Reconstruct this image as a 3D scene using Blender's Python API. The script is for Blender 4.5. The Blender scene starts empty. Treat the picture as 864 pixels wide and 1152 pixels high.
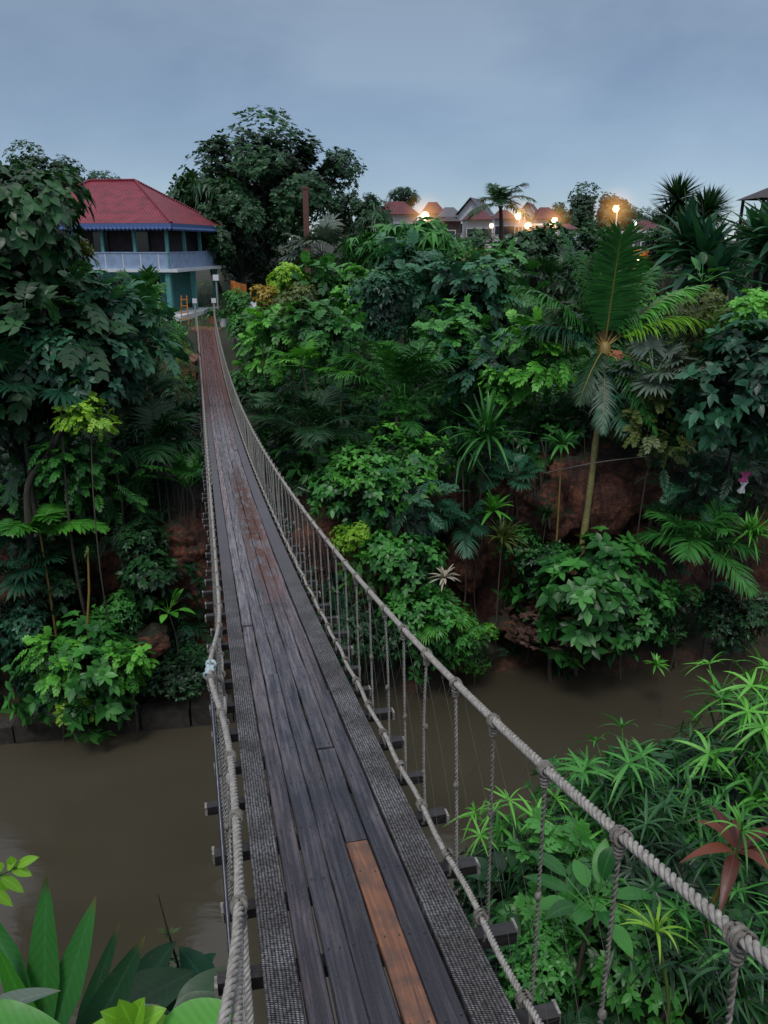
import bpy, math, random
import numpy as np
from mathutils import Vector, noise
rs = np.random.RandomState(7)
random.seed(7)
S = bpy.context.scene
COL = S.collection
# ------------------------------------------------------------------ camera
CAMZ = 12.0
PITCH = math.radians(18.9)
cd = bpy.data.cameras.new('camera'); cam = bpy.data.objects.new('camera', cd); COL.objects.link(cam)
cam.location = (0, 0, CAMZ); cam.rotation_euler = (math.pi/2-PITCH, 0, 0)
cd.sensor_fit = 'VERTICAL'; cd.angle = 2*math.atan(576/880); cd.clip_start = .05; cd.clip_end = 3000
S.camera = cam
SP, CP = math.sin(PITCH), math.cos(PITCH)
def at(px, py, Y):
    v = (py-576)/880; u = (px-432)/880
    D = Y/(CP-v*SP)
    return np.array([u*D, Y, CAMZ-D*(SP+v*CP)])
# ------------------------------------------------------------------ materials
MATS = {}
def newmat(name):
    m = bpy.data.materials.new(name); m.use_nodes = True
    nt = m.node_tree; nt.nodes.clear()
    return m, nt, nt.nodes, nt.links
def nd(nt, t, **k):
    n = nt.nodes.new(t)
    for a, b in k.items():
        if a.startswith('i_'):
            n.inputs[a[2:].replace('_', ' ')].default_value = b
        else: setattr(n, a, b)
    return n
def rgba(c): return (c[0], c[1], c[2], 1)
def ramp(nt, stops, fac=None):
    r = nt.nodes.new('ShaderNodeValToRGB')
    e = r.color_ramp.elements
    while len(e) < len(stops): e.new(.5)
    for i, (p, c) in enumerate(stops):
        e[i].position = p; e[i].color = rgba(c) if hasattr(c, '__len__') else (c, c, c, 1)
    if fac is not None: nt.links.new(fac, r.inputs[0])
    return r
def mixc(nt, a, b, f, mode='MIX'):
    m = nt.nodes.new('ShaderNodeMix'); m.data_type = 'RGBA'; m.blend_type = mode
    for s, v in ((m.inputs[0], f), (m.inputs[6], a), (m.inputs[7], b)):
        if hasattr(v, 'is_output'): nt.links.new(v, s)
        elif hasattr(v, '__len__'): s.default_value = rgba(v)
        else: s.default_value = v
    return m.outputs[2]
def mathn(nt, op, a, b=0., c=None, clamp=False):
    m = nt.nodes.new('ShaderNodeMath'); m.operation = op; m.use_clamp = clamp
    for i, v in enumerate((a, b) if c is None else (a, b, c)):
        if hasattr(v, 'is_output'): nt.links.new(v, m.inputs[i])
        else: m.inputs[i].default_value = v
    return m.outputs[0]

def leafmat(name, dark, mid, light, trans=.22, rough=.4):
    m, nt, N, L = newmat(name)
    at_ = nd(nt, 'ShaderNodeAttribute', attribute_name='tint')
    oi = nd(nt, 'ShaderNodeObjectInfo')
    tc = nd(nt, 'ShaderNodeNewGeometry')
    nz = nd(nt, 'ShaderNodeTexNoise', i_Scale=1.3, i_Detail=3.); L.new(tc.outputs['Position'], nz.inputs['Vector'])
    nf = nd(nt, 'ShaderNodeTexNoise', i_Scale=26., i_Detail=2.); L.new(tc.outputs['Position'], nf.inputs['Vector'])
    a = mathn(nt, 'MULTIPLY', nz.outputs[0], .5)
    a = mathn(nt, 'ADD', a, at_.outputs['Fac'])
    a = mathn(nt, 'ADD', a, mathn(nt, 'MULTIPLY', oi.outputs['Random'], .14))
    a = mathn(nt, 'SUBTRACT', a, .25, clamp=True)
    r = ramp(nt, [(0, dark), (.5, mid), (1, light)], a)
    rib = nd(nt, 'ShaderNodeAttribute', attribute_name='rib')
    rf = ramp(nt, [(.84, 0), (.96, .4)], rib.outputs['Fac'])
    c = mixc(nt, r.outputs[0], [min(1, x*1.7+.02) for x in mid], rf.outputs[0])
    # side veins and blotches across the blade
    tip = nd(nt, 'ShaderNodeAttribute', attribute_name='along')
    vn = mathn(nt, 'SINE', mathn(nt, 'MULTIPLY', mathn(nt, 'ADD', tip.outputs['Fac'], mathn(nt, 'MULTIPLY', rib.outputs['Fac'], -.16)), 70.))
    c = mixc(nt, c, mixc(nt, c, (.6, .62, .6), .75, 'MULTIPLY'), mathn(nt, 'MULTIPLY', mathn(nt, 'ADD', vn, 1.), .22))
    c = mixc(nt, c, (.1, .07, .02), ramp(nt, [(.66, 0), (.8, .55)], nf.outputs[0]).outputs[0])
    c = mixc(nt, c, (.13,.085,.03), mathn(nt, 'MULTIPLY', ramp(nt, [(.86, 0), (1, .9)], tip.outputs['Fac']).outputs[0], ramp(nt, [(.45, 0), (.55, 1)], nz.outputs[0]).outputs[0]))
    p = nd(nt, 'ShaderNodeBsdfPrincipled', i_Roughness=rough)
    p.inputs['Specular IOR Level'].default_value = .4
    L.new(c, p.inputs['Base Color'])
    L.new(mathn(nt, 'MULTIPLY_ADD', nf.outputs[0], .3, rough-.15), p.inputs['Roughness'])
    tr = nd(nt, 'ShaderNodeBsdfTranslucent')
    L.new(mixc(nt, c, (1.3, 1.25, .5), 1., 'MULTIPLY'), tr.inputs['Color'])
    mx = nd(nt, 'ShaderNodeMixShader', i_Fac=trans)
    L.new(p.outputs[0], mx.inputs[1]); L.new(tr.outputs[0], mx.inputs[2])
    o = nd(nt, 'ShaderNodeOutputMaterial'); L.new(mx.outputs[0], o.inputs[0])
    MATS[name] = m
    return m
leafmat('dark', (.003,.012,.006), (.01,.048,.016), (.032,.125,.036))
leafmat('blue', (.003,.016,.011), (.014,.075,.04), (.05,.19,.095))
leafmat('mid', (.004,.02,.006), (.02,.12,.022), (.075,.3,.05))
leafmat('bright', (.008,.04,.008), (.05,.24,.026), (.16,.5,.06))
leafmat('lime', (.06,.18,.01), (.17,.4,.025), (.36,.62,.06), .3)
leafmat('olive', (.022,.04,.012), (.06,.1,.022), (.14,.18,.045))
leafmat('silver', (.035,.06,.05), (.09,.13,.1), (.17,.22,.17), .1)
leafmat('yellow', (.12,.1,.01), (.28,.19,.02), (.42,.3,.04))
leafmat('red', (.03,.008,.006), (.13,.026,.015), (.3,.1,.05))
leafmat('brown', (.02,.011,.009), (.055,.026,.02), (.11,.06,.045), .05, .6)
leafmat('pale', (.2,.17,.12), (.36,.32,.24), (.5,.46,.36), .1, .6)

def simple(name, c, rough=.6, scale=20, var=.5, bump=.0, metal=0., c2=None, stretch=None, spec=.5):
    m, nt, N, L = newmat(name)
    tc = nd(nt, 'ShaderNodeTexCoord')
    v = tc.outputs['Object']
    if stretch:
        mp = nd(nt, 'ShaderNodeMapping'); mp.inputs['Scale'].default_value = stretch
        L.new(v, mp.inputs[0]); v = mp.outputs[0]
    nz = nd(nt, 'ShaderNodeTexNoise', i_Scale=float(scale), i_Detail=6., i_Roughness=.6); L.new(v, nz.inputs['Vector'])
    c2 = c2 or [x*(1-var) for x in c]
    r = ramp(nt, [(.3, c2), (.7, c)], nz.outputs[0])
    p = nd(nt, 'ShaderNodeBsdfPrincipled', i_Roughness=rough, i_Metallic=metal)
    p.inputs['Specular IOR Level'].default_value = spec
    L.new(r.outputs[0], p.inputs['Base Color'])
    if bump:
        b = nd(nt, 'ShaderNodeBump', i_Strength=bump, i_Distance=.02); L.new(nz.outputs[0], b.inputs['Height']); L.new(b.outputs[0], p.inputs['Normal'])
    o = nd(nt, 'ShaderNodeOutputMaterial'); L.new(p.outputs[0], o.inputs[0])
    MATS[name] = m
    return m
simple('bark', (.09,.075,.06), .8, 9, .65, .8, stretch=(1,1,.3))
simple('bark_dark', (.035,.03,.025), .85, 9, .6, .6)
simple('stem_green', (.1,.14,.04), .5, 12, .5, stretch=(1,1,.25))
simple('stem_yellow', (.3,.2,.05), .5, 30, .4)
simple('palm_bark', (.27,.25,.09), .8, 30, .6, .8, stretch=(.3,.3,1))
simple('rope', (.4,.375,.34), .8, 60, .6, .25, c2=(.16,.145,.13))
simple('rope_dark', (.24,.22,.19), .85, 60, .7, .3, c2=(.08,.07,.06))
simple('wire', (.1,.1,.09), .6, 40, .4)
simple('beam', (.03,.026,.026), .45, 25, .6, .5, stretch=(.2,1,1))
simple('end_grain', (.34,.31,.29), .5, 40, .75, .4)
simple('steel', (.08,.085,.1), .35, 30, .5, metal=.6)
simple('blue_cloth', (.5,.62,.66), .7, 60, .4)
simple('white_paint', (.72,.74,.76), .55, 6, .2)
simple('wall_white', (.6,.6,.62), .8, 2, .25)
simple('wall_blue', (.3,.4,.58), .6, 3, .3)
simple('trim_blue', (.09,.16,.38), .5, 12, .4)
simple('teal', (.1,.34,.32), .6, 4, .4)
simple('house_wall', (.1,.07,.08), .8, 3, .4)
simple('dark_void', (.012,.012,.014), .9, 3, .4)
simple('glass_dark', (.03,.035,.045), .12, 3, .4)
simple('brick_red', (.17,.07,.055), .85, 14, .5, .5)
simple('grey_roof', (.12,.12,.14), .7, 5, .4)
simple('dark_roof', (.05,.035,.04), .7, 5, .4)
simple('orange', (.65,.24,.05), .7, 8, .5)
simple('pink', (.8,.12,.36), .7, 30, .3)
simple('plastic_white', (.75,.75,.78), .4, 8, .15)
simple('terracotta', (.4,.15,.07), .8, 12, .4)
simple('paving', (.2,.075,.045), .8, 5, .5, .4)
simple('concrete', (.05,.044,.037), .85, 5, .65, .7)

def tin_mat(name, c):
    m, nt, N, L = newmat(name)
    uv = nd(nt, 'ShaderNodeUVMap'); sep = nd(nt, 'ShaderNodeSeparateXYZ'); L.new(uv.outputs[0], sep.inputs[0])
    w = mathn(nt, 'SINE', mathn(nt, 'MULTIPLY', sep.outputs[0], 2*math.pi/.17))
    nz = nd(nt, 'ShaderNodeTexNoise', i_Scale=1.6, i_Detail=6.); L.new(uv.outputs[0], nz.inputs['Vector'])
    r = ramp(nt, [(.32, [x*.5 for x in c]), (.55, c), (.75, [x*1.25 for x in c])], nz.outputs[0])
    col = mixc(nt, r.outputs[0], [x*.45 for x in c], mathn(nt, 'MULTIPLY', mathn(nt, 'ADD', w, 1), .3))
    p = nd(nt, 'ShaderNodeBsdfPrincipled', i_Roughness=.5)
    L.new(col, p.inputs['Base Color'])
    b = nd(nt, 'ShaderNodeBump', i_Strength=.8, i_Distance=.04); L.new(w, b.inputs['Height']); L.new(b.outputs[0], p.inputs['Normal'])
    o = nd(nt, 'ShaderNodeOutputMaterial'); L.new(p.outputs[0], o.inputs[0])
    MATS[name] = m
tin_mat('tin_red', (.27,.022,.045)); tin_mat('tin_maroon', (.15,.014,.018))

def emis(name, c, s):
    m, nt, N, L = newmat(name)
    e = nd(nt, 'ShaderNodeEmission', i_Color=rgba(c), i_Strength=float(s))
    o = nd(nt, 'ShaderNodeOutputMaterial'); L.new(e.outputs[0], o.inputs[0]); MATS[name] = m
emis('bulb_warm', (1,.6,.22), 9); emis('bulb_yellow', (1,.75,.36), 9); emis('bulb_pink', (1,.6,.5), 3); emis('bulb_white', (.8,1,.95), 4)
emis('lit_wall', (1,.5,.12), 1.6)
def halo(name, c, s):  # emissive volume fading outward, a painted glow round a lamp
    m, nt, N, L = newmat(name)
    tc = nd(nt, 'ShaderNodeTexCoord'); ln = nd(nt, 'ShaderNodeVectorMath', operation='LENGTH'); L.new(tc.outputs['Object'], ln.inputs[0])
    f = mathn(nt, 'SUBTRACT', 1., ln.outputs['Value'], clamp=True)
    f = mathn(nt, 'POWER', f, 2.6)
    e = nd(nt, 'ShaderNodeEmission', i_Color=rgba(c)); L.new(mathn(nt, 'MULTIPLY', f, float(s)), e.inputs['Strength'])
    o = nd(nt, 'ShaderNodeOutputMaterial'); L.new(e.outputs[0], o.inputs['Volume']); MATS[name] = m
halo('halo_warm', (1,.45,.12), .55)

# plank wood: uv = metres along / across; 'tint' per board; weathering varies along the bridge
def wood_mat():
    m, nt, N, L = newmat('wet_boards')
    uv = nd(nt, 'ShaderNodeUVMap')
    mp = nd(nt, 'ShaderNodeMapping'); mp.inputs['Scale'].default_value = (1.2, 42, 1); L.new(uv.outputs[0], mp.inputs[0])
    oi = nd(nt, 'ShaderNodeObjectInfo')
    off = nd(nt, 'ShaderNodeVectorMath', operation='ADD'); L.new(mp.outputs[0], off.inputs[0])
    cmb = nd(nt, 'ShaderNodeCombineXYZ'); L.new(mathn(nt, 'MULTIPLY', oi.outputs['Random'], 50), cmb.inputs[2]); L.new(cmb.outputs[0], off.inputs[1])
    g = nd(nt, 'ShaderNodeTexNoise', i_Scale=1.6, i_Detail=8., i_Roughness=.62, i_Distortion=.6); L.new(off.outputs[0], g.inputs['Vector'])
    geo = nd(nt, 'ShaderNodeNewGeometry'); sp = nd(nt, 'ShaderNodeSeparateXYZ'); L.new(geo.outputs['Position'], sp.inputs[0])
    y = sp.outputs[1]
    bl = nd(nt, 'ShaderNodeTexNoise', i_Scale=1.5, i_Detail=8., i_Roughness=.65); 
    mp2 = nd(nt, 'ShaderNodeMapping'); mp2.inputs['Scale'].default_value = (1.6, 7, 1); L.new(uv.outputs[0], mp2.inputs[0]); L.new(mp2.outputs[0], bl.inputs['Vector'])
    fine = nd(nt, 'ShaderNodeTexNoise', i_Scale=90., i_Detail=4.); L.new(uv.outputs[0], fine.inputs['Vector'])
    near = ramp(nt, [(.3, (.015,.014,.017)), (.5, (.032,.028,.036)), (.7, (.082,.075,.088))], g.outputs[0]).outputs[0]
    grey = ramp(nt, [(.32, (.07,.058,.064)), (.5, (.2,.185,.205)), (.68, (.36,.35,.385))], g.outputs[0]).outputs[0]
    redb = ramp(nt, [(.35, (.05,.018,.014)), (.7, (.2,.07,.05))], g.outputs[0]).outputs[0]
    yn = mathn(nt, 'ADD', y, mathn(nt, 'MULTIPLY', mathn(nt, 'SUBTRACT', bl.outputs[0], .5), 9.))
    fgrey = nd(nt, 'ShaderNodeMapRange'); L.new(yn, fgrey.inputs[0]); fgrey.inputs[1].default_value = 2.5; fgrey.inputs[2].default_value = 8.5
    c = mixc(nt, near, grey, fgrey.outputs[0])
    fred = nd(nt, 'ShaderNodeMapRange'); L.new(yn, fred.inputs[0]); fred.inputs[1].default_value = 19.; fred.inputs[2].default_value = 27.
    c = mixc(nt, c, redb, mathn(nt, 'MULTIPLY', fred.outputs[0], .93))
    # worn rusty patch in the middle of the bridge, on the right boards
    sx = nd(nt, 'ShaderNodeSeparateXYZ'); L.new(uv.outputs[0], sx.inputs[0])
    d1 = mathn(nt, 'ABSOLUTE', mathn(nt, 'DIVIDE', mathn(nt, 'SUBTRACT', y, 10.4), 4.6))
    d2 = mathn(nt, 'ABSOLUTE', mathn(nt, 'DIVIDE', mathn(nt, 'SUBTRACT', sx.outputs[1], .09), .17))
    pa = mathn(nt, 'SUBTRACT', 1.15, mathn(nt, 'ADD', mathn(nt, 'POWER', d1, 3.), mathn(nt, 'POWER', d2, 2.)), clamp=True)
    pf = mathn(nt, 'MULTIPLY', pa, ramp(nt, [(.42, 0), (.52, 1)], bl.outputs[0]).outputs[0])
    c = mixc(nt, c, (.13,.05,.03), pf)
    # brown streaks on near boards
    bs = ramp(nt, [(.5, 0), (.7, .55)], bl.outputs[0]).outputs[0]
    c = mixc(nt, c, (.09,.055,.045), mathn(nt, 'MULTIPLY', bs, .4))
    c = mixc(nt, c, (1.5,1.5,1.5), .35, 'MULTIPLY')
    tn = nd(nt, 'ShaderNodeAttribute', attribute_name='tint')
    c = mixc(nt, c, mixc(nt, c, (1.75,1.0,.72), 1., 'MULTIPLY'), ramp(nt, [(.6, 0), (.95, .28)], oi.outputs['Random']).outputs[0])
    c = mixc(nt, c, mixc(nt, c, (.62,.6,.6), 1., 'MULTIPLY'), tn.outputs['Fac'])
    c = mixc(nt, c, mixc(nt, c, (.35,.35,.35), 1., 'MULTIPLY'), ramp(nt, [(.3, .9), (.42, 0)], fine.outputs[0]).outputs[0])
    p = nd(nt, 'ShaderNodeBsdfPrincipled')
    L.new(c, p.inputs['Base Color'])
    L.new(ramp(nt, [(.35, .1), (.65, .42)], bl.outputs[0]).outputs[0], p.inputs['Roughness'])
    b = nd(nt, 'ShaderNodeBump', i_Strength=.55, i_Distance=.006); L.new(g.outputs[0], b.inputs['Height'])
    b2 = nd(nt, 'ShaderNodeBump', i_Strength=.35, i_Distance=.003); L.new(fine.outputs[0], b2.inputs['Height']); L.new(b.outputs[0], b2.inputs['Normal'])
    L.new(b2.outputs[0], p.inputs['Normal'])
    o = nd(nt, 'ShaderNodeOutputMaterial'); L.new(p.outputs[0], o.inputs[0]); MATS['boards'] = m
    # new orange board
    m, nt, N, L = newmat('new_board')
    uv = nd(nt, 'ShaderNodeUVMap'); mp = nd(nt, 'ShaderNodeMapping'); mp.inputs['Scale'].default_value = (1.5, 55, 1); L.new(uv.outputs[0], mp.inputs[0])
    g = nd(nt, 'ShaderNodeTexNoise', i_Scale=1.4, i_Detail=8., i_Roughness=.65, i_Distortion=1.); L.new(mp.outputs[0], g.inputs['Vector'])
    st = nd(nt, 'ShaderNodeTexNoise', i_Scale=9., i_Detail=6.); L.new(uv.outputs[0], st.inputs['Vector'])
    c = ramp(nt, [(.25, (.07,.03,.018)), (.5, (.2,.085,.045)), (.75, (.33,.16,.09))], g.outputs[0]).outputs[0]
    c = mixc(nt, c, (.08,.05,.04), ramp(nt, [(.44, 0), (.62, .75)], st.outputs[0]).outputs[0])
    p = nd(nt, 'ShaderNodeBsdfPrincipled', i_Roughness=.5); L.new(c, p.inputs['Base Color'])
    b = nd(nt, 'ShaderNodeBump', i_Strength=.5, i_Distance=.004); L.new(g.outputs[0], b.inputs['Height']); L.new(b.outputs[0], p.inputs['Normal'])
    o = nd(nt, 'ShaderNodeOutputMaterial'); L.new(p.outputs[0], o.inputs[0]); MATS['new_board'] = m
    # woven wire mat along the edges
    m, nt, N, L = newmat('woven_mat')
    uv = nd(nt, 'ShaderNodeUVMap')
    wob = nd(nt, 'ShaderNodeTexNoise', i_Scale=14., i_Detail=3.); L.new(uv.outputs[0], wob.inputs['Vector'])
    wv = nd(nt, 'ShaderNodeVectorMath', operation='SCALE'); wv.inputs['Scale'].default_value = .007; L.new(wob.outputs['Color'], wv.inputs[0])
    ad = nd(nt, 'ShaderNodeVectorMath', operation='ADD'); L.new(uv.outputs[0], ad.inputs[0]); L.new(wv.outputs[0], ad.inputs[1])
    s2 = nd(nt, 'ShaderNodeSeparateXYZ'); L.new(ad.outputs[0], s2.inputs[0])
    a = mathn(nt, 'MULTIPLY', s2.outputs[0], 2*math.pi/.009); bb = mathn(nt, 'MULTIPLY', s2.outputs[1], 2*math.pi/.0125)
    sa = mathn(nt, 'ABSOLUTE', mathn(nt, 'SINE', mathn(nt, 'ADD', mathn(nt, 'MULTIPLY', a, .5), mathn(nt, 'MULTIPLY', bb, .25))))
    sb = mathn(nt, 'ABSOLUTE', mathn(nt, 'SINE', mathn(nt, 'MULTIPLY', bb, .5)))
    h = mathn(nt, 'MULTIPLY', mathn(nt, 'POWER', sa, .7), mathn(nt, 'POWER', sb, .5))
    big = nd(nt, 'ShaderNodeTexNoise', i_Scale=5., i_Detail=6.); L.new(uv.outputs[0], big.inputs['Vector'])
    g2 = nd(nt, 'ShaderNodeTexNoise', i_Scale=60., i_Detail=5.); L.new(uv.outputs[0], g2.inputs['Vector'])
    c1 = ramp(nt, [(.1, (.018,.017,.018)), (.55, (.125,.12,.128)), (1, (.4,.39,.4))], h).outputs[0]
    c1 = mixc(nt, c1, mixc(nt, c1, (.45,.42,.4), 1., 'MULTIPLY'), ramp(nt, [(.38, 0), (.62, 1)], big.outputs[0]).outputs[0])
    c1 = mixc(nt, c1, mixc(nt, c1, (.3,.3,.3), 1., 'MULTIPLY'), ramp(nt, [(.4, 1), (.55, 0)], g2.outputs[0]).outputs[0])
    geo = nd(nt, 'ShaderNodeNewGeometry'); sp = nd(nt, 'ShaderNodeSeparateXYZ'); L.new(geo.outputs['Position'], sp.inputs[0])
    fr = nd(nt, 'ShaderNodeMapRange'); L.new(sp.outputs[1], fr.inputs[0]); fr.inputs[1].default_value = 5.; fr.inputs[2].default_value = 10.
    c1 = mixc(nt, c1, mixc(nt, (.09,.085,.095), (.19,.18,.2), big.outputs[0]), mathn(nt, 'MULTIPLY', fr.outputs[0], .9))
    fr2 = nd(nt, 'ShaderNodeMapRange'); L.new(sp.outputs[1], fr2.inputs[0]); fr2.inputs[1].default_value = 19.; fr2.inputs[2].default_value = 26.
    c1 = mixc(nt, c1, (.14,.055,.045), fr2.outputs[0])
    p = nd(nt, 'ShaderNodeBsdfPrincipled', i_Roughness=.6); L.new(c1, p.inputs['Base Color'])
    b = nd(nt, 'ShaderNodeBump', i_Strength=1., i_Distance=.006); L.new(h, b.inputs['Height']); L.new(b.outputs[0], p.inputs['Normal'])
    o = nd(nt, 'ShaderNodeOutputMaterial'); L.new(p.outputs[0], o.inputs[0]); MATS['woven'] = m
wood_mat()

def ground_mat():
    m, nt, N, L = newmat('earth')
    geo = nd(nt, 'ShaderNodeNewGeometry'); pos = geo.outputs['Position']
    sp = nd(nt, 'ShaderNodeSeparateXYZ'); L.new(geo.outputs['Normal'], sp.inputs[0])
    n1 = nd(nt, 'ShaderNodeTexNoise', i_Scale=1.1, i_Detail=10., i_Roughness=.65); L.new(pos, n1.inputs['Vector'])
    n2 = nd(nt, 'ShaderNodeTexNoise', i_Scale=7., i_Detail=8., i_Roughness=.7); L.new(pos, n2.inputs['Vector'])
    vo = nd(nt, 'ShaderNodeTexVoronoi', feature='DISTANCE_TO_EDGE', i_Scale=.9)
    wv = mixc(nt, pos, n2.outputs['Color'], .25, 'ADD'); L.new(wv, vo.inputs['Vector'])
    red = ramp(nt, [(.3, (.018,.008,.006)), (.48, (.1,.034,.019)), (.64, (.24,.083,.042)), (.82, (.34,.17,.1))], n1.outputs[0]).outputs[0]
    red = mixc(nt, red, (.02,.01,.008), ramp(nt, [(.4, .8), (.55, 0)], n2.outputs[0]).outputs[0])
    red = mixc(nt, (.012,.007,.006), red, ramp(nt, [(0, .25), (.06, 1)], vo.outputs['Distance']).outputs[0])
    lit = ramp(nt, [(.3, (.01,.014,.006)), (.6, (.03,.03,.014)), (.8, (.05,.07,.02))], n2.outputs[0]).outputs[0]
    f = ramp(nt, [(.45, 1), (.75, 0)], sp.outputs[2]).outputs[0]
    c = mixc(nt, lit, red, f)
    p = nd(nt, 'ShaderNodeBsdfPrincipled', i_Roughness=.75); L.new(c, p.inputs['Base Color'])
    hh = mathn(nt, 'ADD', n1.outputs[0], mathn(nt, 'MULTIPLY', n2.outputs[0], .35))
    b = nd(nt, 'ShaderNodeBump', i_Strength=.9, i_Distance=.25); L.new(hh, b.inputs['Height']); L.new(b.outputs[0], p.inputs['Normal'])
    o = nd(nt, 'ShaderNodeOutputMaterial'); L.new(p.outputs[0], o.inputs[0]); MATS['earth'] = m
    m, nt, N, L = newmat('river')
    geo = nd(nt, 'ShaderNodeNewGeometry'); pos = geo.outputs['Position']
    mp = nd(nt, 'ShaderNodeMapping'); mp.inputs['Scale'].default_value = (.45, 1., 1); mp.inputs['Rotation'].default_value = (0,0,.2); L.new(pos, mp.inputs[0])
    n1 = nd(nt, 'ShaderNodeTexNoise', i_Scale=1.6, i_Detail=5., i_Roughness=.5, i_Distortion=.5); L.new(mp.outputs[0], n1.inputs['Vector'])
    n0 = nd(nt, 'ShaderNodeTexNoise', i_Scale=.16, i_Detail=4.); L.new(mp.outputs[0], n0.inputs['Vector'])
    c = ramp(nt, [(.35, (.046,.04,.027)), (.65, (.066,.057,.04))], n0.outputs[0]).outputs[0]
    p = nd(nt, 'ShaderNodeBsdfPrincipled'); L.new(c, p.inputs['Base Color'])
    L.new(ramp(nt, [(.4, .06), (.6, .22)], n0.outputs[0]).outputs[0], p.inputs['Roughness'])
    b = nd(nt, 'ShaderNodeBump', i_Strength=.1, i_Distance=.1); L.new(n1.outputs[0], b.inputs['Height']); L.new(b.outputs[0], p.inputs['Normal'])
    o = nd(nt, 'ShaderNodeOutputMaterial'); L.new(p.outputs[0], o.inputs[0]); MATS['river'] = m
ground_mat()
# ------------------------------------------------------------------ geometry collector
class G:
    def __init__(s): s.V = []; s.F = []; s.T = []; s.R = []; s.A = []; s.U = []; s.M = []; s.n = 0
    def add(s, V, F, tint=.5, rib=0., along=0., uv=None, mi=0):
        V = np.asarray(V, float).reshape(-1, 3); F = np.asarray(F, int).reshape(-1, 4); k = len(V)
        s.V.append(V); s.F.append(F+s.n); s.n += k
        s.T.append(np.broadcast_to(np.asarray(tint, float), (k,)))
        s.R.append(np.broadcast_to(np.asarray(rib, float), (k,)))
        s.A.append(np.broadcast_to(np.asarray(along, float), (k,)))
        s.U.append(np.zeros((k, 2)) if uv is None else np.asarray(uv, float).reshape(-1, 2))
        s.M.append(np.full(len(F), mi, int))
    def merge(s, g, mat3, loc):
        for i in range(len(g.V)):
            s.V.append(g.V[i] @ mat3.T + loc); s.F.append(g.F[i]+s.n)
            s.T.append(g.T[i]); s.R.append(g.R[i]); s.A.append(g.A[i]); s.U.append(g.U[i]); s.M.append(g.M[i])
        s.n += g.n
    def flat(s):
        if len(s.V) > 1:
            s.V = [np.concatenate(s.V)]; s.F = [np.concatenate(s.F)]
            for k in 'TRAUM': setattr(s, k, [np.concatenate(getattr(s, k))])
        return s
    def mesh(s, name, mats, smooth=True):
        s.flat(); V, F = s.V[0], s.F[0]
        me = bpy.data.meshes.new(name)
        me.vertices.add(len(V)); me.vertices.foreach_set('co', V.astype(np.float32).ravel())
        me.loops.add(F.size); me.loops.foreach_set('vertex_index', F.astype(np.int32).ravel())
        me.polygons.add(len(F)); me.polygons.foreach_set('loop_start', np.arange(0, F.size, 4, dtype=np.int32))
        me.polygons.foreach_set('loop_total', np.full(len(F), 4, dtype=np.int32))
        me.polygons.foreach_set('material_index', s.M[0].astype(np.int32))
        me.polygons.foreach_set('use_smooth', np.full(len(F), smooth, dtype=bool))
        me.update(calc_edges=True)
        for nm, a in (('tint', s.T[0]), ('rib', s.R[0]), ('along', s.A[0])):
            at_ = me.attributes.new(nm, 'FLOAT', 'POINT'); at_.data.foreach_set('value', a.astype(np.float32))
        uvl = me.uv_layers.new(name='UVMap'); uvl.data.foreach_set('uv', s.U[0][F.ravel()].astype(np.float32).ravel())
        for m in (mats if isinstance(mats, (list, tuple)) else [mats]): me.materials.append(MATS[m])
        return me
    def build(s, name, mats, parent=None, smooth=True, loc=(0, 0, 0)):
        o = bpy.data.objects.new(name, s.mesh(name, mats, smooth)); COL.objects.link(o)
        o.location = loc
        if parent: o.parent = parent
        return o
def unit(a):
    a = np.asarray(a, float); return a/np.maximum(np.linalg.norm(a, axis=-1, keepdims=True), 1e-9)
Z = np.array([0, 0, 1.])
def prof(t, kind):
    if kind == 'ovate': return np.maximum(np.sin(math.pi*t**.75)**.8 if False else (np.sin(math.pi*np.clip(t, 0, 1)**.8))**.85, .03)
    if kind == 'lance': return np.maximum(np.sin(math.pi*np.clip(t, 0, 1)**.6)**.9*(1-.25*t), .03)
    if kind == 'strap': return np.maximum(np.minimum(1, .55+2*t)*(1-t**3.2), .03)
    if kind == 'blade': return np.maximum(np.minimum(1, .45+1.6*t)*(1-t**2.2)**.9, .02)
    if kind == 'fan': return np.maximum(np.where(t < .6, .06+.94*t/.6, 1-((t-.6)/.4)**1.3), .03)
    if kind == 'thin': return np.maximum(np.minimum(1, .3+3*t)*(1-t**2), .05)
    if kind == 'round': return np.maximum(np.sqrt(np.clip(1-(2*t-1)**2, 0, 1)), .05)
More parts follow.
